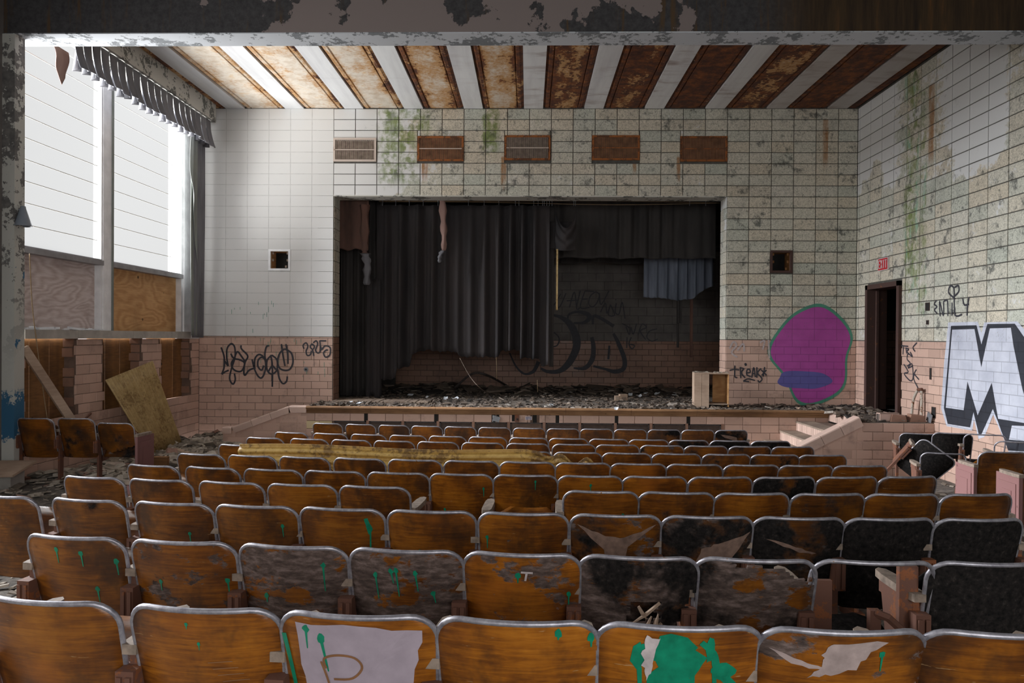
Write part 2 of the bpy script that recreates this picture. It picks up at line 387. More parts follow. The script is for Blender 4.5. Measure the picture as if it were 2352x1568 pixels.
def joint_mask(m, u, z, grids):
    def g(u0, v0, w, h, bond):
        a = m.mul(m.addm(z, -v0), 1/h); row = m.math('FLOOR', a); fa = m.math('FRACT', a)
        b = m.math('FRACT', m.addm(m.mul(m.addm(u, -u0), 1/w), m.mul(m.math('MODULO', row, 2.0), -bond)))
        e = lambda f, t: m.math('GREATER_THAN', m.math('ABSOLUTE', m.addm(f, -.5)), t)
        return m.math('MAXIMUM', e(fa, .5-.005/h), e(b, .5-.005/w))
    lo, hi = g(*grids[0]), g(*grids[1]); up = m.math('GREATER_THAN', z, ZP)
    return m.addm(m.mul(lo, m.math('SUBTRACT', 1.0, up)), m.mul(hi, up))
def wall_paint(name, lo, hi, wall, speck=(.2, .18, .17)):   # paint sprayed over the joints of tile and block
    m = Mat(name); p = m.pos(); x, y, z = m.sep(p)[:3]
    j = joint_mask(m, y, z, ((BY1, .10, TW, TH, .5), (D-.5*BW-.28, ZP, BW, BH, 0))) if wall == 'R' else joint_mask(m, x, z, ((PX1, ZS, TW, TH, .5), (PX0, ZP, BW, BH, 0)))
    c = m.ramp(m.noise(p, 3, 4), [(.3, lo), (.7, hi)]); up = m.step(z, ZP-.01, ZP+.01)
    c = m.mix(m.mul(m.step(m.noise(p, 38, 6, .75), .56, .68), m.addm(.12, m.mul(up, .6))), c, speck)
    c = m.mix(m.mul(j, .55), c, tuple(q*.45 for q in lo))
    return m.fin(c, .5, m.bump(m.mul(j, -1.0), .6, .004))
M['spray'] = plain('black_spray', (.030, .030, .040), .6, .2, 20, 0, 0)
M['spray_soft'] = plain('grey_overspray', (.10, .085, .08), .7, .3, 20, 0, 0)
M['mural_black'] = wall_paint('mural_black', (.016, .019, .028), (.03, .035, .047), 'R', (.10, .09, .085))
M['mural_white'] = wall_paint('mural_white', (.42, .44, .52), (.60, .62, .70), 'R')
M['pink_paint'] = wall_paint('magenta_spray', (.36, .05, .29), (.46, .075, .38), 'B', (.20, .10, .16))
M['blue_print'] = plain('blue_print', (.06, .07, .30), .5, .2, 5, 0, 0)
M['blue_paint'] = wall_paint('periwinkle_spray', (.10, .09, .32), (.13, .12, .40), 'B')
M['teal_paint'] = wall_paint('teal_spray', (.06, .24, .17), (.08, .32, .21), 'B')
M['green_drip'] = plain('green_gloss_drip', (.005, .21, .115), .3, .25, 30, 0, 0)
M['lilac'] = plain('lilac_paint', (.36, .30, .35), .5, .12, 14, 0, 0)
M['scratch'] = plain('bare_scratch', (.22, .10, .04), .7, .2, 14, 0, 0)
M['veneer'] = plain('bare_torn_veneer', (.20, .125, .095), .85, .35, 25)
M['veneer_pale'] = plain('pale_torn_veneer', (.34, .265, .25), .8, .3, 18)
M['chalk'] = plain('pale_chalk', (.48, .42, .42), .8, .2, 30, 0, 0)
M['white_frame'] = plain('white_painted_frame', (.80, .80, .82), .5, .12, 6)
M['glazing'] = plain('glazing_strip', (.55, .54, .50), .8, .1, 6)
M['grey_frame'] = plain('grey_transom', (.26, .25, .26), .5, .2, 6)
M['sill'] = plain('stone_sill', (.40, .375, .34), .7, .2, 5)
M['cornice'] = flaking('cornice_paint', (.52, .51, .47), (.17, .17, .155), 3, .54)
M['doorframe'] = flaking('rusty_door_frame', (.062, .030, .024), (.21, .075, .025), 9, .60)
M['dark'] = plain('dark_void', (.016, .015, .014), .95, .3, 5)
M['plaster_dark'] = plain('dark_plaster', (.050, .046, .043), .95, .3, 4)  # almost black plaster tone
M['stage_plaster'] = plain('dark_block', (.165, .15, .14), .9, .25, 3)  # block tone darker than in the hall
M['grille_rust'] = flaking('rusted_grille', (.30, .095, .02), (.13, .05, .018), 8, .50)
M['grille_pale'] = flaking('pale_grille', (.56, .47, .41), (.24, .15, .10), 8, .60)
M['grille_slat'] = plain('dusty_slat', (.30, .235, .19), .7, .35, 14)
M['grille_slat_rust'] = plain('rusty_slat', (.27, .13, .065), .7, .45, 9)
M['grille_dark'] = plain('dark_louvre', (.052, .040, .037), .7, .4, 20)
M['lamp'] = plain('grey_enamel', (.20, .23, .27), .4, .12, 8)
M['signred'] = plain('exit_red', (.50, .012, .022), .45, .15, 12, 0, 0)
M['signwhite'] = plain('exit_white', (.62, .56, .56), .5, .1, 12, 0, 0)
M['paper'] = plain('litter_paper', (.55, .58, .62), .8, .15, 12)
M['foam'] = plain('white_foam_scraps', (.72, .73, .76), .8, .1, 12)
M['wire'] = plain('old_wire', (.30, .20, .11), .6, .2, 20)
M['pipe'] = flaking('rusty_white_pipe', (.46, .40, .34), (.24, .10, .04), 10, .52)
M['plate'] = plain('zinc_plate', (.24, .25, .27), .45, .2, 9, .5)
def debris_mat(name, stops):
    m = Mat(name); p = m.pos(); r = m.island(); n = m.noise(p, 14, 4, .7)
    return m.fin(m.mix(1, m.ramp(r, stops), m.ramp(n, [(.3, .6), (.7, 1.1)]), 'MULTIPLY'), .9)
M['rubble'] = debris_mat('floor_rubble', [(0, (.12, .10, .08)), (.3, (.27, .225, .18)), (.6, (.42, .365, .30)), (.9, (.52, .46, .39)), (1, (.30, .15, .11))])
M['char'] = debris_mat('stage_litter', [(0, (.022, .018, .016)), (.3, (.08, .060, .047)), (.65, (.15, .11, .082)), (.93, (.24, .19, .15)), (1, (.46, .42, .38))])
def floor_mat(name, a, b, c3):
    m = Mat(name); p = m.pos(); n = m.noise(p, 3, 7, .7); f = m.noise(p, 24, 5, .7)
    c = m.ramp(m.addm(m.mul(n, .5), m.mul(f, .5)), [(.35, a), (.5, b), (.65, c3)])
    return m.fin(c, .9, m.bump(f, .6, .01))
M['floor'] = floor_mat('dirty_floor', (.045, .04, .036), (.12, .105, .09), (.24, .21, .18))
M['stagefloor'] = floor_mat('littered_stage', (.04, .034, .03), (.13, .105, .085), (.27, .225, .185))
def pane_mat():
    m = Mat('frosted_pane'); t = m.n('ShaderNodeBsdfTransparent'); t.inputs[0].default_value = (.98, .99, 1, 1)
    d = m.n('ShaderNodeBsdfTranslucent'); m.set(d.inputs[0], (.8, .8, .78))
    mx = m.n('ShaderNodeMixShader'); m.set(mx.inputs[0], .009); m.t.links.new(t.outputs[0], mx.inputs[1]); m.t.links.new(d.outputs[0], mx.inputs[2])
    m.t.links.new(mx.outputs[0], m.out.inputs[0]); return m.m
M['pane'] = pane_mat()

# ------------------------------------------------------------------ masonry pieces
def piece_mesh(name, w, h, mat, ch=.004, dep=.012):
    a, b = w/2, h/2; mb = MB()
    vs = []
    for (q, yy) in ((0, 0), (0, -(dep-ch)), (ch, -dep)):
        vs += [(-a+q, yy, -b+q), (a-q, yy, -b+q), (a-q, yy, b-q), (-a+q, yy, b-q)]
    fs = [(8, 9, 10, 11)]
    for r in (0, 4):
        for i in range(4): j = (i+1) % 4; fs.append((r+i, r+j, r+4+j, r+4+i))
    return mb.add(vs, fs).mesh(name, mat)
ROT = {'Y': 0.0, 'R': -math.pi/2, 'L': math.pi/2}
def pieces(parent, name, mat, plane, c, u0, u1, v0, v1, w, h, gap, ua=None, holes=(), bond=.5, limit=300, jag=0, loose=None, jit=.0015):
    """lay tiles or blocks over a wall face; plane Y: u is X, planes R/L: u is Y"""
    me = piece_mesh(name, w-gap, h-gap, mat); ua = u0 if ua is None else ua
    rest = MB(); cnt = 0; todo = []
    nr = int(round((v1-v0)/h+.499))
    rnd = random.Random(name+plane+str(c))
    for r in range(nr):
        a = v0+r*h; b = min(a+h, v1)
        if b-a < .02: continue
        free = [(u0, u1)]
        for (p, q, s, t) in holes:
            if s+.03 < b and t-.03 > a and min(t, b)-max(s, a) > .4*(b-a):
                jj = rnd.uniform(-jag, jag) if jag else 0; j2 = rnd.uniform(-jag, jag) if jag else 0
                nf = []
                for (x, y) in free:
                    if q+j2 <= x or p+jj >= y: nf.append((x, y)); continue
                    if p+jj > x: nf.append((x, p+jj))
                    if q+j2 < y: nf.append((q+j2, y))
                free = nf
        k0 = math.floor((u0-ua)/w)-1; sh = bond*w if r % 2 else 0
        for k in range(k0, k0+int((u1-u0)/w)+4):
            for (x, y) in free:
                s, t = max(x, ua+k*w+sh), min(y, ua+(k+1)*w+sh)
                if t-s > .03: todo.append((s, t, a, b))
    if loose: todo.sort(key=lambda q: loose((q[0]+q[1])/2, (q[2]+q[3])/2))
    for (s, t, a, b) in todo:
        uc, vc = (s+t)/2, (a+b)/2; sx = (t-s-gap)/(w-gap); sz = (b-a-gap)/(h-gap); dj = rnd.uniform(-jit, jit)
        loc = (uc, c+dj, vc) if plane == 'Y' else (c+dj, uc, vc)
        if cnt < limit:
            o = bpy.data.objects.new(name, me); link(o, parent); o.location = loc; o.rotation_euler = (0, 0, ROT[plane]); o.scale = (sx, 1, sz)
        else:
            T = Matrix.Translation(loc) @ Matrix.Rotation(ROT[plane], 4, 'Z') @ Matrix.Diagonal((sx, 1, sz, 1))
            rest.add([T @ v.co for v in me.vertices], [tuple(p.vertices) for p in me.polygons])
        cnt += 1
    if rest.v: rest.build(name+'_remainder', mat, parent, kind='stuff')
    return cnt
def backing(name, boxes, mat, parent=None, kind='structure'):
    mb = MB()
    for a, b in boxes: mb.box(a, b)
    return mb.build(name, mat, parent, kind=kind if parent is None else None)
def holed(x0, x1, z0, z1, holes, y0, y1):
    xs = sorted({x0, x1, *[q for h in holes for q in h[:2] if x0 < q < x1]}); zs = sorted({z0, z1, *[q for h in holes for q in h[2:] if z0 < q < z1]}); out = []
    for a, b in zip(xs, xs[1:]):
        for c, d in zip(zs, zs[1:]):
            mx, mz = (a+b)/2, (c+d)/2
            if not any(h[0] < mx < h[1] and h[2] < mz < h[3] for h in holes): out.append(((a, y0, c), (b, y1, d)))
    return out
PR = .012   # how far pieces stand proud of their backing
# ---- floor
mb = MB(); NX, NY = 60, 70
def ff(i, j):
    x = XL-.1+(XR-XL+.2)*i; y = -3+(YS+3.1)*j
    return (x, y, fz(x, y)+.012*math.sin(x*7.1+y*3)*math.sin(y*5.3))
mb.grid(NX, NY, ff)
floor = mb.build('floor', M['floor'], kind='structure')
# ---- hall shell behind the camera, rear ceiling, beam and pillar
backing('wall_rear', holed(XL-.3, XR+.3, 0, 7, [(-4, 4, 1.2, 4.4)], -3.2, -3), M['stage_plaster'])
o = MB().box((-4, -3.11, 1.2), (4, -3.10, 4.4)).build('window_5', M['pane'], kind='structure')  # unseen window band, added to let the frontal fill in
fr = MB()
for t in np.linspace(-4, 4, 6): fr.box((t-.03, -3.14, 1.2), (t+.03, -3.06, 4.4))
fr.build('window_frame', M['white_frame'], o)
mb = MB()
for y0, y1, z0, z1 in ((-3, 8.3, 0, 2.3), (-3, 8.3, 5.2, 7), (-3, -1, 2.3, 5.2), (2.4, 3.0, 2.3, 5.2), (6.6, 8.3, 2.3, 5.2)):
    mb.box((XL-.3, y0, z0), (XL, y1, z1))
wlr = mb.build('wall_left_rear', M['stage_plaster'], kind='structure')
for k, (y0, y1) in enumerate(((-1, 2.4), (3.0, 6.6))):  # assumed windows out of view, added to light the seat backs
    o = MB().box((XL-.2, y0, 2.3), (XL-.19, y1, 5.2)).build('window_%d' % (k+3), M['pane'], kind='structure')
    fr = MB()
    for t in np.linspace(y0, y1, 4): fr.box((XL-.22, t-.03, 2.3), (XL-.16, t+.03, 5.2))
    fr.build('window_frame', M['white_frame'], o)
backing('wall_right_rear', [((XR, -3, 0), (XR+.3, BY1, 7))], M['stage_plaster'])
mb = MB().box((XL-.3, BY0, BZ), (XR+.1, BY1, 7.0))
beam = mb.build('beam', M['beam'], kind='structure')
mb = MB().box((XL-.02, BY0-.004, BZ-.012), (XR, BY1+.004, BZ))
mb.build('soffit', M['soffit'], beam)
xp = atY(36, 500, BY0).x
pil = MB().box((XL-.4, BY0-.02, 0), (xp, BY1-.2, BZ-.012)).build('pillar', M['pillar'], kind='structure')
backing('ceiling_rear', [((XL-.3, -3.2, ZC), (XR+.3, BY0, ZC+.2))], M['stage_plaster'])

# ---- ceiling over the front of the hall
ceil = backing('ceiling', [((XL-.4, BY0, ZC+.06), (XR+.3, D+.3, ZC+.3))], M['plaster_dark'])
x0, pitch, rw = .25, 1.117, .757
amt = {-6: .60, -5: .30, -4: .32, -3: .36, -2: .50, -1: .50, 0: .64, 1: .70, 2: .90, 3: .66, 4: .86, 5: .88, 6: .90}
for k in range(-6, 6):
    a, b = x0+k*pitch, x0+k*pitch+rw
    a, b = max(a, XL+.1), min(b, XR)
    if b-a > .05:
        c = (a+b)/2; mb = MB(); w2 = (b-a)/2
        prof = [(-w2, .03), (-w2+.05, .0), (-w2+.10, .0), (-w2+.12, .022), (-w2+.13, .0), (w2-.13, .0), (w2-.12, .022), (w2-.10, .0), (w2-.05, .0), (w2, .03)]
        L0, L1 = BY1-.05, D
        vs = []
        for j in range(15):
            y = L0+(L1-L0)*j/14
            for (px_, pz) in prof: vs.append((px_, y, pz+random.uniform(-.004, .004)))
        n = len(prof); fs = [(j*n+i, j*n+i+1, (j+1)*n+i+1, (j+1)*n+i) for j in range(14) for i in range(n-1)]
        o = mb.add(vs, fs).build('rusted_panel', M['rust_ceiling'], ceil); o.location = (c, 0, ZC); r = amt[k]; o.color = (r, 0, 0, 1)
    a2, b2 = x0+k*pitch+rw, x0+(k+1)*pitch
    if b2 < XR and a2 > XL:
        ys = np.linspace(BY1-.05, D, 4)
        for q in range(3): MB().box((a2+.004, ys[q]+.002, ZC-.012), (b2-.004, ys[q+1]-.002, ZC+.05)).build('white_slab', M['slab'], ceil)

# ---- back wall with the stage opening
T = .40
vents = []
for (a, b, c_, d_) in ((766, 317, 864, 371), (959, 313, 1065, 370), (1159, 311, 1264, 368), (1360, 311, 1469, 368), (1563, 313, 1670, 371)):
    p, q = atY(a, b, D), atY(c_, d_, D); vents.append((p.x, q.x, q.z, p.z))
hatches = [(-4.88, -4.465, 3.345, 3.745), (4.46, 4.865, 3.35, 3.765)]
wb = backing('wall_back', holed(XL-.4, XR+.3, 0, 7, [(PX0, PX1, -1, PZ)]+[(a+.01, b-.01, c+.01, d-.01) for a, b, c, d in vents+hatches], D+PR, D+T), M['grout'])
pieces(wb, 'block', M['cmu_back'], 'Y', D+PR, XL, PX0-.0, ZP, ZC-.01, BW, BH, .0035, PX0, hatches, 0, 60, loose=lambda u, v: -u, jit=.0003)
pieces(wb, 'block', M['cmu_back'], 'Y', D+PR, PX0, XR, ZP, ZC-.01, BW, BH, .013, PX0, [(PX0, PX1, 0, PZ)]+vents+hatches, 0, 245, jit=.001)
MB().box((XL, D+.0012, ZP+.01), (-3.95, D+PR+.001, hatches[0][2])).box((XL, D+.0012, hatches[0][2]), (hatches[0][0], D+PR+.001, hatches[0][3])).box((hatches[0][1], D+.0012, hatches[0][2]), (-3.95, D+PR+.001, hatches[0][3])).box((XL, D+.0012, hatches[0][3]), (-3.95, D+PR+.001, ZC-.01)).build('paint_film', M['grout_light'], wb)
for (a_, b_, z0_, z1_) in vents: pieces(wb, 'block', M['cmu_back'], 'Y', D+PR, a_, b_, z1_, ZP+19*BH, BW, .3, .013, PX0, (), 0)
pieces(wb, 'tile', M['tile'], 'Y', D+PR, XL, PX0, .05, ZP-.004, TW, TH, .006)
pieces(wb, 'tile', M['tile'], 'Y', D+PR, PX1, XR, ZS, ZP-.004, TW, TH, .006)
# stage opening reveals
MB().box((PX0-.001, D+.006, ZS), (PX0+.006, D+T, PZ)).build('reveal', M['grout'], wb)
pieces(wb, 'reveal_block', M['cmu_right'], 'L', PX0+.006, D+.01, D+T, ZP, PZ, T, BH, .010, jit=0)
pieces(wb, 'reveal_tile', M['tile_dark'], 'L', PX0+.006, D+.01, D+T, ZS, ZP-.004, TW*.66, TH, .006, jit=0)
pieces(wb, 'reveal_block', M['cmu_right'], 'R', PX1, D+.01, D+T, ZP, PZ, T, BH, .006, jit=0)
pieces(wb, 'reveal_tile', M['tile'], 'R', PX1, D+.01, D+T, ZS, ZP-.004, TW*.66, TH, .006, jit=0)
MB().box((PX0, D+.005, PZ-.014), (PX1, D+T, PZ+.02)).build('lintel', M['cornice'], wb)

# ---- right wall with the exit door
DY0, DY1, DZ = 11.70, 12.86, 3.09
wr = backing('wall_right', [((XR+PR, BY1, 0), (XR+.3, DY0, 7)), ((XR+PR, DY1, 0), (XR+.3, D+T, 7)), ((XR+PR, DY0, DZ), (XR+.3, DY1, 7)), ((XR+PR, DY0, 0), (XR+.3, DY1, ZS))], M['grout'])
pieces(wr, 'block', M['cmu_right'], 'R', XR+PR, BY1, D, ZP, ZC-.01, BW, BH, .013, D-.5*BW-.28, [(DY0, DY1, 0, DZ)], 0, 300)
pieces(wr, 'tile', M['tile'], 'R', XR+PR, BY1, D, .10, ZP-.004, TW, TH, .006, None, [(DY0, DY1, .9, 3)], .5, 300)
# passage behind the door
ps = backing('wall_passage', [((XR+1.6, 10.6, 0), (XR+1.75, 13.7, 3.6)), ((XR+.3, 13.5, 0), (XR+1.6, 13.7, 3.6)), ((XR+.3, 10.6, 0), (XR+1.6, 10.8, 3.6)), ((XR+.3, 10.6, 3.5), (XR+1.6, 13.7, 3.7)), ((XR+.0, 10.6, ZS-.1), (XR+1.7, 13.7, ZS))], M['plaster_dark'])
pieces(ps, 'tile', M['tile_dark'], 'Y', 13.5, XR+.3, XR+1.6, ZS, 2.3, TW, TH, .008)
dr = empty('door_1', (XR, (DY0+DY1)/2, ZS)); dr['kind'] = 'structure'
fr = MB()
for (a, b) in (((-.05, -.58, 0), (.30, -.50, 2.19)), ((-.05, .50, 0), (.30, .58, 2.19)), ((-.05, -.58, 2.11), (.30, .58, 2.19))): fr.box(a, b)
fr.build('door_frame', M['doorframe'], dr)
fr = MB().box((.10, .46, 0), (.14, .50, 2.11)).box((.10, -.50, 0), (.14, -.46, 2.11)); fr.build('door_stop', M['doorframe'], dr)

# ---- left window wall
WZ0, WZ1 = 2.20, 6.20
WX = XL-.10       # glazing plane
wl = empty('wall_left', (0, 0, 0)); wl['kind'] = 'structure'
ops = [(8.66, 9.65, 1.0, 2.05), (10.28, 11.30, 1.03, 2.05), (11.88, 12.98, 1.06, 2.05)]
mb = MB()
mb.box((XL-.3, BY0, 0), (XL-PR, D+.3, .98))
for y0, y1 in ((BY0, 8.64), (9.65, 10.28), (11.30, 11.88), (12.98, D+.3)): mb.box((XL-.3, y0, .98), (XL-PR, y1, 2.06))
MB().box((XL-.3, 12.72, 2.06), (XL, D+.3, 7)).box((XL-.3, BY0, WZ1), (XL, 12.72, 7)).build('plaster_pier', M['white_frame'], wl)
mb.build('wall_core', M['grout_tile'], wl)
pieces(wl, 'tile', M['tile'], 'L', XL-PR, BY0, D, .08, 2.06, TW, TH, .006, None, ops, .5, 300, jag=.06)
for (y0, y1, z0, z1) in ops:          # boarded recesses where radiators were torn out
    nb = 3; w = (y1-y0+.16)/nb
    for k in range(nb): MB().box((XL-.20-.02*(k % 2), y0-.08+k*w, z0-.06), (XL-.17, y0-.08+(k+1)*w-.008, z1+.04)).build('recess_board', M['board'], wl)
    rb = random.Random(y0); mb = MB()
    for z in np.arange(z0, z1, .1355):     # broken brick ends down the far side
        q = y1+rb.uniform(-.05, .03); mb.box((XL-.17, q-.02, z+.006), (XL-.03, y1+.08, z+.125))
    mb.build('broken_brick', M['tile_dark'], wl)
sill = MB()
for (a, b) in ((BY1-.1, 9.55), (9.555, 10.9), (10.905, 12.1), (12.105, 12.78)): sill.box((XL-.14, a, 2.07), (XL+.09, b, 2.185))
sill.build('window_sill', M['sill'], wl)
bays = [(BY1-.1, 10.30), (10.53, 12.70)]
for k, (y0, y1) in enumerate(bays):
    w = empty('window_%d' % (k+1), (0, 0, 0)); w['kind'] = 'structure'
    zt = 3.17
    mb = MB().box((WX-.05, y0, zt-.035), (WX+.09, y1, zt+.035)).box((WX-.05, y0, zt+.035), (WX+.05, y1, zt+.055)); mb.build('transom', M['grey_frame'], w)
    mb = MB()
    for y in (y0, y1): mb.box((WX-.05, y-.035, 2.185), (WX+.07, y+.035, zt-.035))
    mb.box((WX-.05, y1-.035, zt+.05), (WX+.07, y1+.035, WZ1)); mb.build('window_frame', M['white_frame'], w)
    MB().box((WX-.05, y0+.03, 2.185), (WX-.03, y1-.03, zt-.03)).build('plywood_panel', M['ply_pale'] if k == 0 else M['ply_warm'], w)
    n = 11; hh = (WZ1-zt-.055)/n
    for r in range(n):
        MB().box((WX, y0+.03, zt+.055+r*hh+.004), (WX+.006, y1-.03, zt+.055+(r+1)*hh-.004)).build('pane', M['pane'], w)
        if r: MB().box((WX+.002, y0+.03, zt+.055+r*hh-.005), (WX+.0075, y1-.03, zt+.055+r*hh+.005)).build('glazing_bar', M['glazing'], w)
MB().box((WX-.06, 10.30, 2.185), (WX+.08, 10.53, WZ1)).build('mullion', M['white_frame'], wl)
MB().box((WX+.08, 10.50, 2.185), (WX+.10, 10.53, WZ1)).build('mullion_strip', M['drape_green'], wl)
# cornice box over the windows
mb = MB().box((XL, BY1, 6.03), (-5.90, 13.04, ZC+.05)).box((-5.92, BY1, 6.06), (-5.80, 13.10, ZC+.05))
mb.build('trim_1', M['cornice'], kind='structure')

# ---- stage
st = MB()
st.box((-3.86, YS+.02, ZS-.08), (5.1, D+T, ZS)); st.box((-5.4, D+T, ZS-.08), (5.1, YB, ZS)); st.box((5.1, 10.75, ZS-.08), (XR, YB, ZS))
stage = st.build('stage_floor', M['stagefloor'], kind='structure')
rb = random.Random(3)
for k in range(24):    # the boards still in place by the left of the opening
    x = -3.62+k*.075
    ln = .78-.012*k+rb.uniform(-.06, .06)
    o = MB().box((x, YS+.75+rb.uniform(0, .06)+.002*k, ZS+.002), (x+.068, YS+.75+ln, ZS+.026+rb.uniform(0, .012))).build('floor_board', M['stageboard'], stage)
LX0, LX1 = -3.80, 5.10
sf = backing('stage_front', [((-3.9, YS+PR, 0), (LX1, YS+.12, ZS-.10))], M['grout_tile'])
# wooden nosing: a rounded board over a moulded fascia
prof = [(0, .0), (-.035, .0), (-.055, -.012), (-.06, -.03), (-.05, -.045), (-.03, -.05), (-.03, -.066), (-.018, -.085), (-.012, -.12), (.05, -.12), (.05, 0)]
ns = 8
for k in range(ns):
    a = LX0+(LX1-LX0)*k/ns; b = LX0+(LX1-LX0)*(k+1)/ns-.003; n = len(prof)
    MB().add([(a, YS+p, ZS+.022+q) for p, q in prof]+[(b, YS+p, ZS+.022+q) for p, q in prof], [tuple(range(n-1, -1, -1)), tuple(range(n, 2*n))]+[(i, (i+1) % n, (i+1) % n+n, i+n) for i in range(n)]).build('nosing_board', M['stagewood'], sf)
ZV1 = ZS-.098-TH                     # underside of the top tile course
slots = [atY(840, 955, YS).x, atY(1001, 955, YS).x, atY(1134, 955, YS).x, atY(1280, 955, YS).x, atY(1416, 955, YS).x, atY(1581, 955, YS).x]
big = [(atY(1228, 955, YS).x, .15)]
sl = [(s-.025, s+.03, ZS-.30, ZS-.0) for s in slots]+[(b-.07, b+.08, ZS-.30, ZS) for b, _ in big]
pieces(sf, 'tile', M['tile'], 'Y', YS+PR, -5.2, LX1, ZV1, ZS-.098, TW, TH, .006, -3.66, [(-9, -3.9, 0, 2)]+sl, 0)
VX0, VX1 = atY(764, 970, YS).x, atY(1660, 970, YS).x
pieces(sf, 'tile', M['tile'], 'Y', YS+PR, -5.2, LX1, ZV1-5*TH, ZV1, TW, TH, .006, -3.66, [(VX0-.47, VX0-.01, ZV1-TH+.01, ZV1), (VX0, VX1, -1, ZV1), (-9, -3.9, 0, 2)], .5)
pieces(sf, 'cream_tile', M['tile_cream'], 'Y', YS+PR, VX0-.47, VX0-.01, ZV1-TH, ZV1, TW*.78, TH, .006)
nv = 11; vw = (VX1-VX0)/nv
for k in range(nv):
    a, b = VX0+k*vw, VX0+(k+1)*vw
    g = empty('heater_grille', ((a+b)/2, YS, .12), 0, None, None); g.parent = sf
    fr = MB()
    hw = vw/2-.03
    for (p, q) in (((-hw, -.004, 0), (-hw+.018, .03, .55)), ((hw-.018, -.004, 0), (hw, .03, .55)), ((-hw, -.004, .532), (hw, .03, .55))): fr.box(p, q)
    fr.build('frame', M['grille_dark'], g)
    if k not in (5,):
        lv = MB()
        for z in np.arange(.02, .53, .022): lv.add([(-hw, .004, z), (hw, .004, z), (hw, .016, z+.012), (-hw, .016, z+.012), (-hw, .006, z-.003), (hw, .006, z-.003), (hw, .018, z+.009), (-hw, .018, z+.009)], [(0, 1, 2, 3), (7, 6, 5, 4), (0, 4, 5, 1), (2, 6, 7, 3)])
        lv.build('louvres', M['grille_dark'], g, kind='stuff')
    MB().box((hw+.004, -.002, 0), (hw+.052, .03, .56)).build('mullion_post', M['tile_dark'], g)
# left wing wall with sloped coping
xa, xb, xc = atY(512, 985, YS).x, atY(664, 936, YS).x, LX0
zl = atY(512, 980, YS).z; zh = ZS+.02
ww = backing('wing_wall', [((xa, YS+PR, 0), (xb-.55, YS+.14, zl-.10)), ((xb-.55, YS+PR, 0), (xc+.1, YS+.14, zl+.10))], M['grout_tile'])
pieces(ww, 'tile', M['tile'], 'Y', YS+PR, xa, xc, .1, zl-.06, TW, TH, .006, -3.66-.15)
def sloped(r): return xa+.30+(r+1)*TH*((xb-xa-.3)/(zh-zl))
for r in range(2):
    z = zl-.06+r*TH
    if z+TH < ZS-.05: pieces(ww, 'tile', M['tile'], 'Y', YS+PR, min(sloped(r), xb-.1), xc, z, min(z+TH, ZS-.11), TW, TH, .006, -3.66)
MB().prism([(xa, .1), (xc, .1), (xc, zh-.10), (xb, zh-.10), (xa+.165, zl-.10), (xa, zl-.10)], lambda u, v, d: (u, d, v), YS+.004, YS+.13).build('infill', M['tile'], ww)
def coping(parent, pts, th, y0, y1, nsplit):
    (u0, v0), (u1, v1) = pts
    for k in range(nsplit):
        f = lambda t: (u0+(u1-u0)*t, v0+(v1-v0)*t)
        a, b = f(k/nsplit), f((k+1)/nsplit-.006); c = .022
        dx, dz = b[0]-a[0], b[1]-a[1]; L = math.hypot(dx, dz); nx, nz = -dz/L, dx/L
        vs = []
        for (p, q) in (a, b):
            for (yy, off) in ((y0, -th), (y0, -c), (y0+c*.3, -c*.3), (y0+c, 0), (y1-c, 0), (y1, -c), (y1, -th)): vs.append((p+nx*off, yy, q+nz*off))
        n = 7
        MB().add(vs, [tuple(range(n)), tuple(range(2*n-1, n-1, -1))]+[(i, i+n, (i+1) % n+n, (i+1) % n) for i in range(n)]).build('coping_piece', M['coping'], parent)
coping(ww, ((xa, zl), (xa+.16, zl)), .115, YS-.03, YS+.16, 1)
coping(ww, ((xa+.165, zl+.005), (xb, zh)), .115, YS-.03, YS+.16, 3)
coping(ww, ((xb+.004, zh), (xc, zh)), .115, YS-.03, YS+.16, 1)
sb = [( -5.0, -4.75), (-4.74, -4.45), (-4.44, -4.15), (-4.14, -3.85)]
stl = MB()
for k in range(4): stl.box((-5.0+k*.29, YS+.14, 0), (-3.86, D, .12+.14*k))
stl.build('side_steps', M['tile_dark'], kind='structure')
# right stair, its sloped parapet and the landing
YF = 10.73
pf = backing('stair_wall', [((4.98, YF+PR, 0), (XR, YF+.14, ZS-.01)), ((4.45, YF+PR, 0), (4.98, YF+.14, .62)), ((4.0, YF+PR, 0), (4.45, YF+.14, .35))], M['grout_tile'])
pieces(pf, 'tile', M['tile'], 'Y', YF+PR, 4.90, XR, .08, ZS, TW, TH, .006, 4.83, [(4.9, 4.96, .8, 2)])
pieces(pf, 'tile', M['tile'], 'Y', YF+PR, 4.4, 4.90, .08, .08+4*TH, TW, TH, .006, 4.83)
pieces(pf, 'tile', M['tile'], 'Y', YF+PR, 4.0, 4.4, .08, .08+2*TH, TW, TH, .006, 4.83)
pA, pB = atY(1838, 1022, YF), atY(1972, 956, YF)
MB().prism([(4.0, .05), (5.0, .05), (5.0, ZS-.02), (pB.x-.05, pB.z-.12), (pA.x, pA.z-.14), (4.0, pA.z-.2)], lambda u, v, d: (u, d, v), YF+.004, YF+.13).build('infill', M['tile'], pf)
coping(pf, ((pA.x, pA.z), (pB.x, pB.z)), .15, YF-.03, YF+.17, 3)
stp = empty('stair', (0, 0, 0)); stp['kind'] = 'structure'
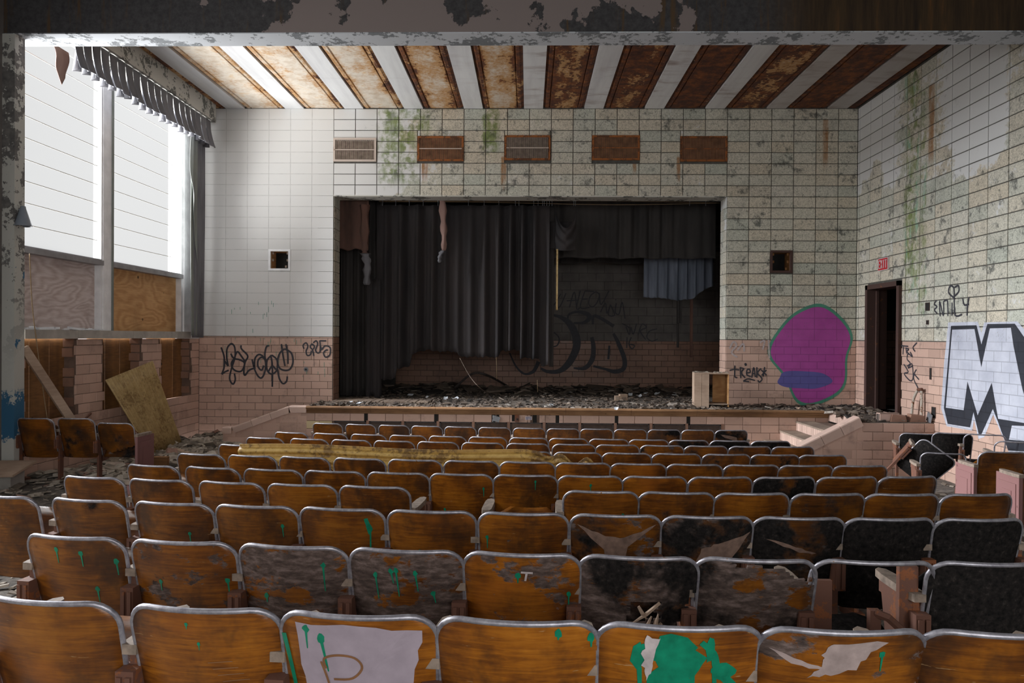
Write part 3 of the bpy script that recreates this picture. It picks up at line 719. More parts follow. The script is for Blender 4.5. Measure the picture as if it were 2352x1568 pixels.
for k in range(5):
    x = 5.10-.27*(5-k-1)-.0; z = .10+.16*(k+1)
    if k == 4: break
    MB().box((x-.27, YF+.14, 0), (5.1, YS, z-.02)).build('step', M['grout_tile'], stp)
    MB().box((x-.285, YF+.14, z-.025), (x+.01, YS, z)).build('tread', M['stageboard'], stp)
    n = 18; w = (YS-YF-.14)/n
    for i in range(n): MB().box((x-.278, YF+.14+i*w+.003, z-.155), (x-.27, YF+.14+(i+1)*w-.003, z-.028)).build('riser_brick', M['coping'], stp)
n = 18; w = (YS-YF-.14)/n
for i in range(n): MB().box((5.092, YF+.14+i*w+.003, .75), (5.1, YF+.14+(i+1)*w-.003, ZS-.004)).build('riser_brick', M['coping'], stp)
# stage house
sh = backing('wall_stage_back', [((-6.2, YB+PR, 0), (6.2, YB+.3, 7))], M['plaster_dark'])
pieces(sh, 'tile', M['tile_dark'], 'Y', YB+PR, -3.2, 4.6, ZS, 2.05, TW, TH, .006)
pieces(sh, 'block', M['stage_plaster'], 'Y', YB+PR, .2, 4.6, 2.05, 4.2, BW, BH, .005, None, (), .5)
backing('wall_stage_left', [((-5.6, D+T, 0), (-5.4, YB, 7))], M['plaster_dark']); backing('wall_stage_right', [((5.4, D+T, 0), (5.6, YB, 7))], M['stage_plaster'])
backing('ceiling_stage', [((-5.6, D+T, 6.2), (5.6, YB+.3, 6.4))], M['plaster_dark'])

# ------------------------------------------------------------------ theatre seats
SW, SZ0, SZ1, SRAD = .452, .285, .76, .075
def bhw(z):
    w = .213+.013*sm(SZ0, SZ1, z)
    if z > SZ1-SRAD: w += -SRAD+math.sqrt(max(0, SRAD**2-(z-(SZ1-SRAD))**2))
    if z < SZ0+.03: w += -.03+math.sqrt(max(0, .03**2-(SZ0+.03-z)**2))
    return w
def by(x, z): return .03-(z-SZ0)*.25+.045*(x/.22)**2
def bp(x, z, off=0): return Vector((x, by(x, z)-off, z))
zs_ = [SZ0, SZ0+.008, SZ0+.03]+list(np.linspace(SZ0+.08, SZ1-SRAD, 7))+[SZ1-SRAD+SRAD*math.sin(a) for a in (.3, .6, .9, 1.15, 1.35, 1.5)]+[SZ1-.0005]
def back_mesh(name='backrest', skip=None, nx=12):
    mb = MB(); zz = zs_ if skip is None else list(np.linspace(SZ0, SZ1-.001, 34)); nx = nx if skip is None else 30
    n = nx+1; th = .013
    for side in (0, th):
        for z in zz:
            for i in range(n): x = bhw(z)*(2*i/nx-1); mb.v.append(tuple(bp(x, z, -side)))
    N = n*len(zz); keep = {}
    for j in range(len(zz)-1):
        for i in range(nx):
            x = bhw((zz[j]+zz[j+1])/2)*((2*i+1)/nx-1); keep[i, j] = skip is None or not skip(x, (zz[j]+zz[j+1])/2)
    for (i, j), k in keep.items():
        if not k: continue
        a, b, c, d = j*n+i, j*n+i+1, (j+1)*n+i+1, (j+1)*n+i
        mb.f += [(a, b, c, d), (N+d, N+c, N+b, N+a)]
        if not keep.get((i-1, j)): mb.f.append((d, N+d, N+a, a))
        if not keep.get((i+1, j)): mb.f.append((b, N+b, N+c, c))
        if not keep.get((i, j-1)): mb.f.append((a, N+a, N+b, b))
        if not keep.get((i, j+1)): mb.f.append((c, N+c, N+d, d))
    return mb.mesh(name, M['seat'], skip is None)
def rim_mesh(zlow=.36):
    pts = []
    left = [(-bhw(z), z) for z in list(np.linspace(zlow, SZ1-SRAD, 5))+[SZ1-SRAD+SRAD*math.sin(a) for a in (.26, .52, .78, 1.05, 1.3)]]
    top = [(x, SZ1) for x in np.linspace(-(bhw(SZ1-SRAD)-SRAD), bhw(SZ1-SRAD)-SRAD, 9)]
    out = left+top+[(-x, z) for x, z in left[::-1]]
    for x, z in out: pts.append(bp(x, z, -.006))
    return MB().tube(pts, .0086, 8).mesh('rim', M['alu'], True)
def seat_pan(angle):
    mb = MB(); n = 8; L = .33; th = .014; hy, hz = .085, .335
    ca, sa = math.cos(angle), math.sin(angle)
    def pt(i, j, t):
        v = j/6; x = (.20-.03*(v > .99)*0)*(2*i/n-1)*(1 if v < .85 else math.sqrt(max(0, 1-((v-.85)/.16)**2))**.5)
        d = L*v; h = .012*(2*i/n-1)**2+t-.02*math.sin(math.pi*v)
        return (x, hy+d*ca-h*sa, hz+d*sa+h*ca)
    for t in (0, th):
        for j in range(7):
            for i in range(n+1): mb.v.append(pt(i, j, t))
    N = 7*(n+1)
    for j in range(6):
        for i in range(n):
            a, b, c, d = j*(n+1)+i, j*(n+1)+i+1, (j+1)*(n+1)+i+1, (j+1)*(n+1)+i
            mb.f += [(a, d, c, b), (N+a, N+b, N+c, N+d)]
            if i == 0: mb.f.append((a, N+a, N+d, d))
            if i == n-1: mb.f.append((b, c, N+c, N+b))
            if j == 0: mb.f.append((a, b, N+b, N+a))
            if j == 5: mb.f.append((d, N+d, N+c, c))
    return mb.mesh('seat', M['seat'], True)
def arm_mesh():
    mb = MB(); xs = [(-.012, -.022), (.02, -.03), (.10, -.031), (.22, -.030), (.285, -.022), (.305, 0)]
    out = [(w, y) for y, w in xs]+[(-w, y) for y, w in xs[:-1][::-1]]
    return mb.prism([(u, v) for u, v in out], lambda u, v, d: (u, v, .595+d), 0, .03).mesh('armrest', M['arm'])
def stand_mesh(mat=None):
    mb = MB()
    mb.box((-.014, .015, .03), (.014, .075, .595)); mb.box((-.014, .05, .54), (.014, .27, .595))
    mb.hexa([(-.014, .20, .30), (.014, .20, .30), (.014, .25, .54), (-.014, .25, .54), (-.014, .06, .28), (.014, .06, .28), (.014, .06, .54), (-.014, .06, .54)])
    mb.box((-.028, -.035, .40), (.028, .03, .555)); mb.box((-.022, -.043, .41), (-.006, -.03, .54)); mb.box((.006, -.043, .41), (.022, -.03, .54))
    mb.box((-.035, -.02, -.03), (.035, .16, .03))
    return mb.mesh('standard', mat or M['iron'])
def end_mesh():
    mb = MB(); mb.box((-.016, .0, .02), (.016, .34, .595)); mb.box((-.022, .04, .12), (.022, .30, .53)); mb.box((-.026, .10, .18), (.026, .24, .46)); mb.box((-.03, -.02, -.03), (.03, .36, .02))
    return mb.mesh('end_panel', M['endpanel'])
ME = dict(back=back_mesh(), rim=rim_mesh(), seat_up=seat_pan(R(72)), seat_half=seat_pan(R(42)), seat_down=seat_pan(R(6)), arm=arm_mesh(), stand=stand_mesh(), end=end_mesh())
rsk = random.Random(11)
def jag(fn):
    tb = {}
    def f(x, z):
        k = (round(x*60), round(z*60)); tb.setdefault(k, rsk.uniform(-.012, .012)); return fn(x+tb[k], z+tb[k]*.8)
    return f
ME['back_hole'] = back_mesh(skip=jag(lambda x, z: (-.04 < x < .075 and .50 < z < .585) or (x > .14 and .43 < z < .50) or (.19 < x and .50 < z < .62)))
ME['back_corner'] = back_mesh(skip=jag(lambda x, z: z > .735-.9*max(0, x-.02)**1.5 and x > -.1 or (x > .12 and z < .40)))
ME['back_torn'] = back_mesh(skip=jag(lambda x, z: z < .40+.35*abs(x+.05)))
ME['back_side'] = back_mesh(skip=jag(lambda x, z: x > .12+.3*(z-.6) or (z < .47+.5*x)))
def seat(name, loc, rz, label, group, color=(.0, .0, .7), back='back', pan='seat_up', left=True, right=False, rim=True, end=None, lean=0):
    t = empty(name, loc, rz, label, 'seat', group)
    def part(nm, me, x=0, col=None, par=t):
        o = bpy.data.objects.new(nm, me); link(o, par); o.location = (x, 0, 0); o.color = (*(col or color), 1); return o
    b = None
    if back: b = part('backrest', ME[back])
    if rim: part('rim', ME['rim'])
    if pan: part('seat', ME[pan], col=(min(1, color[0]+.1), color[1], color[2]*.9))
    for s, on in ((-1, left), (1, right)):
        if on:
            x = s*.2425
            if end == s: part('end_panel', ME['end'], x); part('armrest', ME['arm'], x)
            else: part('standard', ME['stand'], x); part('armrest', ME['arm'], x)
    if lean: t.rotation_euler = (lean, 0, rz)
    t['_b'] = b.name if b else ''
    return t
rows = [
 ('nearest the camera', [(20, 1400), (406, 1396), (788, 1412), (1187, 1430), (1595, 1433), (2005, 1430), (2415, 1438)]),
 ('second from the camera', [(112, 1232), (373, 1241), (640, 1250), (916, 1262), (1199, 1275), (1485, 1278), (1771, 1281), (2061, 1281), (2345, 1284)]),
 ('third from the camera', [(-45, 1143), (158, 1142), (362, 1145), (560, 1155), (766, 1166), (981, 1178), (1202, 1183), (1425, 1178), (1646, 1184), (1867, 1186), (2084, 1183), (2300, 1185)]),
 ('fourth from the camera', [(180, 1093), (338, 1100), (506, 1103), (674, 1110), (847, 1116), (1028, 0), (1208, 0), (1388, 1128), (1569, 1130), (1748, 1130), (1930, 1131), (2106, 1129), (2285, 1130)]),
 ('fifth from the camera', [(325, 1066), (465, 1070), (608, 1076), (754, 1081), (905, 1085), (1055, 1089), (1207, 1089), (1361, 1091), (1514, 1091), (1670, 1092), (1821, 1094), (1970, 1089), (2114, 1089)]),
 ('sixth from the camera', [(441, 1044), (562, 1047), (685, 1052), (815, 1053), (946, 1056), (1079, 1057), (1212, 1060), (1344, 1061), (1474, 1061), (1607, 1062), (1742, 1063), (1870, 1062), (1998, 1060)]),
 ('seventh from the camera', [(534, 1026), (640, 0), (752, 0), (865, 0), (980, 0), (1096, 0), (1213, 0), (1330, 0), (1446, 1040), (1563, 1040), (1680, 1040), (1795, 1040), (1907, 1039)]),
 ('eighth from the camera', [(596, 1005), (700, 1007), (798, 1009), (899, 1011), (1002, 1013), (1107, 1015), (1213, 1017), (1321, 1019), (1423, 1020), (1528, 1020), (1631, 1021), (1734, 1023), (1835, 1022)]),
 ('ninth from the camera', [(659, 991), (750, 993), (840, 995), (932, 997), (1025, 999), (1119, 1002), (1215, 1004), (1308, 1006), (1403, 1007), (1496, 1007), (1590, 1010), (1687, 1012), (1782, 1013)]),
 ('nearest the stage', [(745, 975), (822, 978), (900, 979), (977, 979), (1055, 980), (1135, 980), (1216, 981), (1295, 982), (1373, 983), (1452, 983), (1531, 984), (1610, 985), (1688, 985)])]
def onfloor(px, py, h):     # point of the ray that is h above the floor under it
    d = ray(px, py); lo, hi = 1.0, 14.0
    for _ in range(50):
        m_ = (lo+hi)/2; p = CAM+d*(m_/d.y)
        if p.z > fz(p.x, p.y)+h: lo = m_
        else: hi = m_
    return CAM+d*(lo/d.y)
ordn = ['first', 'second', 'third', 'fourth', 'fifth', 'sixth', 'seventh', 'eighth', 'ninth', 'tenth', 'eleventh', 'twelfth', 'thirteenth']
# (row, index): wear = char, peel, brightness
wear = {(0, 0): (0, .15, .62), (0, 1): (0, .05, .85), (0, 2): (0, 0, .85), (0, 3): (0, 0, .95), (0, 4): (0, .02, .95), (0, 5): (.1, .55, .85), (0, 6): (.05, .1, .75),
 (1, 0): (.35, .30, .6), (1, 1): (.2, .55, .7), (1, 2): (.15, .75, .55), (1, 3): (.1, .75, .6), (1, 4): (.12, .55, .95), (1, 5): (.55, .8, .5), (1, 6): (.5, .8, .5), (1, 7): (1, .3, .3), (1, 8): (1, .2, .3),
 (2, 0): (.2, .2, .4), (2, 1): (.35, .2, .4), (2, 2): (.25, .05, .55), (2, 6): (.25, .35, .75), (2, 7): (.45, .55, .5), (2, 8): (.6, .6, .4), (2, 9): (.75, .5, .3), (2, 10): (1, .2, .2), (2, 11): (1, .3, .2),
 (3, 0): (.2, .05, .45), (3, 4): (.1, .1, .65), (4, 10): (.7, .4, .4), (5, 0): (.3, 0, .4), (5, 10): (.45, .2, .6), (7, 9): (.3, .45, .6), (7, 10): (.45, .1, .5), (9, 10): (.5, .2, .5), (9, 11): (.4, .2, .5), (9, 12): (.6, .5, .5), (8, 11): (.95, .1, .2), (8, 12): (.95, .1, .2), (8, 10): (.6, .3, .3), (7, 11): (.5, .1, .5), (6, 10): (.4, .15, .6), (6, 11): (.45, .1, .5)}
variant = {(1, 5): 'back_hole', (1, 6): 'back_corner', (1, 7): None, (1, 8): 'back_torn', (3, 5): None, (3, 6): None}
looks = {(0, 2): 'seat back with a lilac painted panel and carved letter P', (0, 4): 'orange plywood seat back splashed with green paint', (0, 5): 'seat back with torn veneer showing pale wood', (1, 5): 'rotten seat back with a splintered hole', (1, 6): 'rotten dark seat back bent away from its metal rim', (1, 7): 'empty metal rim of a seat whose back is gone', (1, 8): 'charred half-torn seat back in a metal rim', (1, 4): 'peeling seat back with a chalked T on orange wood', (1, 3): 'flaking grey seat back with green paint drips', (3, 5): 'seat without its back', (3, 6): 'half-raised seat without its back', (2, 10): 'blackened seat back', (2, 11): 'blackened seat back at the right edge of the photo'}
SEATS = {}
for ri, (rname, lst) in enumerate(rows):
    obs = [onfloor(x, y, SZ1+.011) for x, y in lst if y]
    A = np.array([[1, p.x, p.x**2] for p in obs]); Y = np.array([p.y for p in obs])
    # gentle common curve of the rows, its offset measured
    w0 = np.vstack([A, np.array([[0, 3., 0], [0, 0, 9.]])*(1 if ri < 5 else 3)]); t0 = np.concatenate([Y, np.array([3*-.085, 9*.02])*(1 if ri < 5 else 3)])
    c0, c1, c2 = np.linalg.lstsq(w0, t0, rcond=None)[0]
    rr = random.Random(100+ri); rr_n = len(lst)
    for k, (xc, yt) in enumerate(lst):
        d = ray(xc, yt or 1100); X = d.x/d.y*c0
        for _ in range(6): yy = c0+c1*X+c2*X*X; X = d.x/d.y*(yy-.10)
        yy += .10-.0; slope = c1+2*c2*X
        loc = (X, yy, fz(X, yy))
        col = wear.get((ri, k))
        if col is None:
            edge = min(1, max(0, abs(xc-1150)/900)); col = (rr.choice([0, 0, .05, .15, .25])+.12*edge, rr.choice([0, 0, 0, .05, .15]), rr.uniform(.62, .92)-.30*edge)  # darker towards both sides of the block: weaker light put into the colour
        key = (ri, k); bk = variant.get(key, 'back')
        look = looks.get(key)
        if not look: look = ('charred brown' if col[0] > .4 else 'peeling brown' if col[1] > .3 else 'dull dark brown' if col[2] < .6 else 'varnished orange-brown')+' plywood seat back'
        lab = '%s, %s from left in the row %s' % (look, ordn[k], rname)
        if len(lab.split()) > 16: lab = '%s, row %s' % (look, rname)
        if look.endswith('photo'): lab = '%s, row %s' % (look, rname)
        t = seat('theatre_seat', loc, math.atan(slope)+rr.uniform(-.03, .03), lab, 'theatre seats in the main block', col, bk, 'seat_half' if key == (3, 6) else ('seat_down' if key in ((3, 5), (1, 7)) else rr.choice(['seat_up', 'seat_up', 'seat_up', 'seat_half'])), True, k == rr_n-1, rim=key not in ((3, 5), (3, 6)), end=(-1 if (k == 0 and ri > 2) else 1 if (k == rr_n-1 and ri > 3) else None))
        SEATS[key] = t

# marks on single backs: painted, carved and dripped, laid on the curved plywood
def ribbon_on(t, pts, w, mat, name, off=.0015):
    pts = spline([Vector((x, z, 0)) for x, z in pts], 5); mb = MB(); n = len(pts)
    ws = w if isinstance(w, (list, tuple)) else None
    for i, p in enumerate(pts):
        d = pts[min(i+1, n-1)]-pts[max(i-1, 0)]; d.normalize(); nn = Vector((-d.y, d.x, 0)); f = i/(n-1)
        ww = w/2 if ws is None else (ws[0]*(1-f)+ws[1]*f)/2
        for s in (1, -1): q = p+nn*ww*s; mb.v.append(tuple(bp(q.x, q.y, off)))
    for i in range(n-1): a = 2*i; mb.f.append((a, a+1, a+3, a+2))
    o = mb.build(name, mat, bpy.data.objects[t['_b']] if t['_b'] else t); return o
def blob_on(t, poly, mat, name, off=.0012, n=1):
    mb = MB(); cx = sum(p[0] for p in poly)/len(poly); cz = sum(p[1] for p in poly)/len(poly); K = 6
    m_ = len(poly); mb.v.append(tuple(bp(cx, cz, off)))
    for r in range(1, K+1):
        for (x, z) in poly: q = r/K; mb.v.append(tuple(bp(cx+(x-cx)*q, cz+(z-cz)*q, off)))
    for i in range(m_): mb.f.append((0, 1+i, 1+(i+1) % m_))
    for r in range(K-1):
        for i in range(m_): a = 1+r*m_+i; b = 1+r*m_+(i+1) % m_; mb.f.append((a, a+m_, b+m_, b))
    return mb.build(name, mat, bpy.data.objects[t['_b']])
def drip(t, x, z, l, w=.010, dx=.0):
    rd = random.Random(int(x*999+z*777))
    poly = [(x+w*1.1*math.cos(a)*rd.uniform(.7, 1.2), z+w*1.3*math.sin(a)*rd.uniform(.7, 1.3)) for a in np.linspace(0, 2*math.pi, 11)[:-1]]
    blob_on(t, poly, M['green_drip'], 'paint_splat'); ribbon_on(t, [(x, z), (x+dx*.5, z-l*.5), (x+dx, z-l)], [w*.9, w*.35], M['green_drip'], 'paint_drip')
S = SEATS
def rough(poly, r, seed, n=4):
    rd = random.Random(seed); out = []
    for i, (x, z) in enumerate(poly):
        x2, z2 = poly[(i+1) % len(poly)]
        for k in range(n): f = k/n; out.append((x+(x2-x)*f+rd.uniform(-r, r), z+(z2-z)*f+rd.uniform(-r, r)))
    return out
t = S[0, 2]
blob_on(t, rough([(-.17, .73), (.02, .742), (.19, .715), (.165, .60), (.15, .42), (.10, .31), (-.10, .31), (-.135, .45), (-.165, .60)], .004, 1), M['lilac'], 'painted_panel')
ribbon_on(t, [(-.085, .60), (-.09, .63), (-.05, .645), (.0, .64), (.02, .61), (-.01, .575), (-.065, .568)], .007, M['scratch'], 'carved_letter', .003)
ribbon_on(t, [(-.10, .62), (-.085, .57), (-.07, .50)], .007, M['scratch'], 'carved_letter', .003)
drip(t, -.14, .715, .06); drip(t, -.095, .69, .10, .012, .015); ribbon_on(t, [(-.215, .69), (-.20, .60), (-.18, .45)], [.016, .012], M['green_drip'], 'paint_drip', .003)
t = S[0, 4]
for k, (x, z, rx, rz) in enumerate([(-.02, .71, .055, .04), (.0, .66, .07, .05), (-.03, .61, .055, .05), (-.07, .69, .045, .03), (-.115, .675, .02, .04), (.075, .70, .012, .04), (.115, .635, .035, .025), (-.05, .55, .03, .05), (.02, .57, .04, .04)]):
    rd = random.Random(k); blob_on(t, [(x+rx*math.cos(a)*rd.uniform(.75, 1.2), z+rz*math.sin(a)*rd.uniform(.75, 1.2)) for a in np.linspace(0, 2*math.pi, 15)[:-1]], M['green_drip'], 'paint_splat')
ribbon_on(t, [(.05, .725), (.085, .69), (.10, .64), (.15, .58), (.19, .50)], [.016, .03], M['green_drip'], 'paint_drip')
for x, l in ((-.11, .16), (-.06, .20), (-.02, .18), (.0, .22), (.03, .12), (.09, .14)): ribbon_on(t, [(x, .64), (x+.004, .64-l*.5), (x, .64-l)], [.014, .006], M['green_drip'], 'paint_drip')
blob_on(t, rough([(-.09, .735), (-.06, .735), (-.07, .66), (-.085, .60), (-.10, .64), (-.105, .69)], .006, 8), M['chalk'], 'white_smear', .003)
t = S[0, 5]
blob_on(t, rough([(-.04, .735), (.10, .738), (.05, .70), (.02, .66), (-.06, .635), (-.10, .625), (-.06, .67), (-.07, .70)], .006, 4), M['veneer_pale'], 'torn_veneer')
blob_on(t, rough([(-.20, .70), (-.12, .675), (-.06, .66), (-.05, .65), (-.14, .66)], .003, 5), M['veneer_pale'], 'torn_veneer')
drip(t, .09, .70, .05, .008); drip(t, -.02, .45, .05, .012)
t = S[0, 3]; drip(t, .115, .735, .02); drip(t, .205, .715, .03)
t = S[0, 1]; drip(t, -.03, .72, .015, .005); drip(t, .0, .66, .02, .005)
for k in range(6): ribbon_on(t, [(.02+.012*k, .60-.02*k), (.09+.014*k, .605-.02*k)], .003, M['scratch'], 'scratch')
t = S[1, 4]; ribbon_on(t, [(-.0, .695), (.045, .693)], .008, M['chalk'], 'chalk_letter', .002); ribbon_on(t, [(.022, .695), (.016, .66)], .008, M['chalk'], 'chalk_letter', .002); drip(t, -.012, .68, .03); drip(t, .18, .60, .05, .008)
t = S[1, 3]
for x, z, l in ((-.115, .66, .10), (-.05, .68, .05), (-.03, .685, .11), (.045, .675, .075), (.11, .59, .04)): drip(t, x, z, l, .009, .008)
t = S[1, 2]; drip(t, .135, .69, .11, .009); drip(t, -.11, .55, .03)
t = S[1, 1]; drip(t, -.09, .59, .04, .008); drip(t, .185, .60, .06, .009)
t = S[1, 0]
for x, z in ((-.05, .71), (.06, .70), (.19, .66), (.10, .54)): drip(t, x, z, .06, .009)
t = S[2, 4]; blob_on(t, rough([(.125, .715), (.145, .72), (.165, .66), (.155, .62), (.14, .65)], .003, 2), M['green_drip'], 'paint_splat'); ribbon_on(t, [(.155, .64), (.15, .56)], .008, M['green_drip'], 'paint_drip')
for key, x, z in (((2, 2), .10, .60), ((2, 3), .15, .66), ((2, 5), -.06, .55), ((2, 6), -.18, .63), ((4, 5), .16, .66), ((4, 6), .07, .72), ((4, 7), -.0, .70), ((4, 5), -.12, .50), ((3, 7), .13, .62)): drip(S[key], x, z, .06, .008)
for key, poly in (((2, 7), [(-.19, .71), (-.05, .66), (.04, .65), (.20, .72), (.06, .60), (.03, .45), (-.04, .45), (-.06, .58)]), ((2, 8), [(-.03, .60), (.05, .63), (.21, .68), (.10, .52), (-.02, .42), (-.10, .45), (-.06, .52)]), ((2, 9), [(-.16, .65), (.0, .59), (.08, .58), (-.02, .62)]), ((7, 9), [(-.15, .66), (.1, .70), (.16, .62), (.0, .6)]), ((9, 12), [(-.16, .70), (-.10, .66), (.08, .60), (.06, .67)])):
    blob_on(S[key], rough(poly, .005, 3), M['veneer'], 'torn_veneer')
# splinters in the hole
t = S[1, 5]; b = bpy.data.objects[t['_b']]
for k, (x0_, z0_, x1_, z1_) in enumerate(((.0, .57, .03, .52), (.08, .585, -.02, .50), (.07, .52, .05, .46), (.09, .50, .02, .44), (.02, .46, .05, .53), (.06, .45, .075, .54))):
    MB().tube([bp(x0_, z0_, .004), bp((x0_+x1_)/2, (z0_+z1_)/2, .014), bp(x1_, z1_, .006)], [.006, .008, .003], 5).build('splinter', M['lumber'], b)
# bare stanchion frame where a back is gone
t = S[1, 7]
MB().box((-.20, .02, .34), (-.13, .04, .66)).build('wood_strut', M['iron'], t); MB().box((.12, .02, .30), (.19, .045, .72)).build('wood_strut', M['iron'], t)
MB().tube([(.02, 0, .55), (.06, -.02, .54), (.16, -.03, .45)], .016, 6).build('brace', M['iron'], t); MB().box((.0, -.01, .22), (.04, .02, .56)).build('brace', M['iron'], t)
for t in S.values():
    if '_b' in t: del t['_b']

# ------------------------------------------------------------------ stray seats at the sides
gl = 'seats left standing against the left wall'
for k, (x, yt, nm) in enumerate(((72, 994, 'left-hand'), (166, 996, 'middle'), (257, 996, 'right-hand'))):
    p = onfloor(x, yt, SZ1+.011)
    y_ = 8.22+.03*k; d = ray(x, yt); X = d.x/d.y*y_
    seat('theatre_seat', (X, y_+.1, fz(X, y_)), -.05, 'dull brown seat by the left wall, %s of three beside the pillar' % nm, gl, (.15+.25*(k > 0), .15*k, .42), 'back' if k < 2 else 'back_torn', 'seat_up', True, k == 2, end=1 if k == 2 else None)
gr = 'wrecked seats along the right wall'
def side(px, yt, Y, rz, lab, **kw):
    p = atY(px, yt, Y); return seat('theatre_seat', (p.x, Y+.08, p.z-SZ1-.01), rz, lab, gr, **kw)
side(2118, 995, 9.35, -.30, 'blackened seat back by the right wall, left of two burnt ones', color=(1, .1, .2), back='back_side', pan='seat_down')
side(2195, 994, 9.15, -.30, 'burnt seat back hanging in shreds by the right wall', color=(1, .1, .2), back='back_torn', pan=None)
side(2270, 997, 8.95, -.30, 'bare seat rim without a back against the white mural', color=(1, 0, .3), back=None, pan='seat_down')
side(2345, 1014, 8.45, -.30, 'bare yellowed seat rim at the right edge of the photo', color=(1, 0, .3), back=None, pan=None, right=True)
side(2312, 1037, 7.15, -.06, 'brown seat back beside a pink end panel, right edge of photo', color=(.25, .1, .45), back='back', pan='seat_up', left=True, right=True, end=-1)
side(2175, 1040, 8.0, -.25, 'low broken seat rim behind the tipped burnt seat', color=(1, 0, .3), back=None, pan=None)
pe = atZ(2345, 1180, .70); e = empty('seat_end', (atY(2345, 1105, 6.4).x, 6.4, fz(4.6, 6.4)), -.06, 'detached pink seat end panel with worn armrest at the right edge', 'seat end')
for nm, me in (('end_panel', ME['end']), ('armrest', ME['arm'])): o = bpy.data.objects.new(nm, me); link(o, e)
# seat tipped over on its side
q = atY(2075, 1060, 8.9); t = seat('theatre_seat', (q.x-.10, 8.9, fz(q.x, 8.9)+.16), -.2, 'burnt seat tipped on its side with a torn board', gr, (1, .15, .2), 'back', 'seat_up', True, False)
t.rotation_euler = (.1, R(38), -.35); t.location.z = fz(q.x, 8.9)+.06; del t['_b']
for o in bpy.data.objects:
    if '_b' in o: del o['_b']

# ------------------------------------------------------------------ long fibreglass sheet propped on the seats
a, b = atY(556, 1018, 6.62), atY(1383, 1048, 6.38)
def sheet(u, v):
    x = a.x+(b.x-a.x)*u; y = a.y+(b.y-a.y)*u; w = .62
    drop = v*w
    top = 1.125+.012*math.sin(u*9)
    if u > .80: top -= .17*((u-.80)/.2)**.8*(.7+.3*math.sin(u*90))*(1-v)
    return (x, y-.06-.22*v+.016*math.sin(v*w/.085*2*math.pi), top-drop*.92)
o = MB().grid(120, 40, sheet).build('corrugated_sheet', M['corr_seat'], None, True, label='long mossy yellow corrugated sheet leaning along the seat backs', cat='roof sheet'); solid(o, .004)
# corrugated sheet against the left wall
TL, TR_, BR, BL = atX(238, 872, XL+.05), atX(345, 829, XL+.05), atZ(412, 1017, fz(-5.95, 12)+.015), atZ(345, 1048, fz(-5.8, 11)+.015)
nrm = (TR_-TL).cross(BL-TL).normalized()
def sheet2(u, v):
    p = (TL*(1-u)+TR_*u)*(1-v)+(BL*(1-u)+BR*u)*v
    return tuple(p+nrm*(.024*math.sin(u*15*2*math.pi)))
o = MB().grid(170, 6, sheet2).build('corrugated_sheet', M['corr_wall'], None, True, label='yellowed corrugated sheet tilted against the left tiled wall', cat='roof sheet'); solid(o, .004)
o.location.x += .03
M['corr_wall_crest'] = corr('lit_crest', (.42, .29, .12), (.62, .47, .24), (.34, .21, .08)); M['corr_seat_crest'] = corr('lit_crest_long', (.38, .23, .05), (.56, .38, .12), (.16, .085, .025))  # paler crest faces: light and dark banding of the corrugation put into the colour
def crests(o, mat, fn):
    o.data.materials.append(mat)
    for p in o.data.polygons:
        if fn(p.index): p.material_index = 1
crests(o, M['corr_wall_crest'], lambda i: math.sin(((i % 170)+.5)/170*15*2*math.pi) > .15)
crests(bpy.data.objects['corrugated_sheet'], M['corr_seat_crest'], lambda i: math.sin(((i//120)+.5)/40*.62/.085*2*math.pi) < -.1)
def bar(name, p, q, w, h, mat, **kw):
    p, q = Vector(p), Vector(q); d = (q-p); L = d.length; d.normalize()
    s_ = d.cross(Vector((0, 0, 1))).normalized(); u = s_.cross(d)
    vs = [p+s_*(sx*w/2)+u*(sy*h/2)+d*t for t in (0, L) for sx, sy in ((-1, -1), (1, -1), (1, 1), (-1, 1))]
    return MB().hexa(vs).build(name, mat, **kw)
p0 = atX(54, 798, XL+.10); p1 = atX(204, 1026, XL+.50)
bar('plank', p0, p1, .05, .10, M['lumber'], label='pale timber plank leaning from the window sill to the floor', cat='plank')
bar('iron_rod', atX(181, 975, XL+.25), atX(209, 949, XL+.02), .02, .02, M['iron'], label='short rusty iron rod sticking out of the left wall', cat='rod')
g0 = atZ(398, 1032, fz(-5.6, 11.4)+.05); g1 = atZ(450, 1046, fz(-5.0, 10.8)+.05)
bar('plank', g0, g1, .10, .04, M['lumber'], label='short pale plank lying flat on the rubble', cat='plank')
g0 = atZ(345, 1062, fz(-5.4, 10.2)+.1); g1 = atZ(386, 1062, fz(-5.2, 10.2)+.1)
bar('timber_block', g0, g1, .1, .16, M['board'], label='dark timber offcut beside the yellow sheet', cat='timber')
mb = MB(); pts = [atX(68, 582, XL+.13), atX(74, 700, XL+.14), atX(86, 800, XL+.15), atX(98, 890, XL+.16), atX(116, 1010, XL+.18)]
mb.tube(spline(pts, 8), .006, 6).build('hanging_cord', M['wire'], None, True, label='thin cord hanging from the window transom', cat='cord')
mb = MB(); rd = random.Random(5)
for k in range(16):
    y = 8.7+1.5*rd.random(); x = XL-.02+rd.uniform(-.06, .06); s_ = rd.uniform(.04, .10)
    T_ = Matrix.Translation((x, y, 2.19+s_*.12)) @ Matrix.Rotation(rd.uniform(0, 3), 4, 'Z') @ Matrix.Rotation(rd.uniform(-.2, .2), 4, 'X')
    mb.box((-s_*.4, -s_, -s_*.15), (s_*.4, s_, s_*.18), T_)
mb.build('foam_scraps', M['foam'], None, label='white insulation scraps lying on the window sill', cat='debris', kind='stuff')

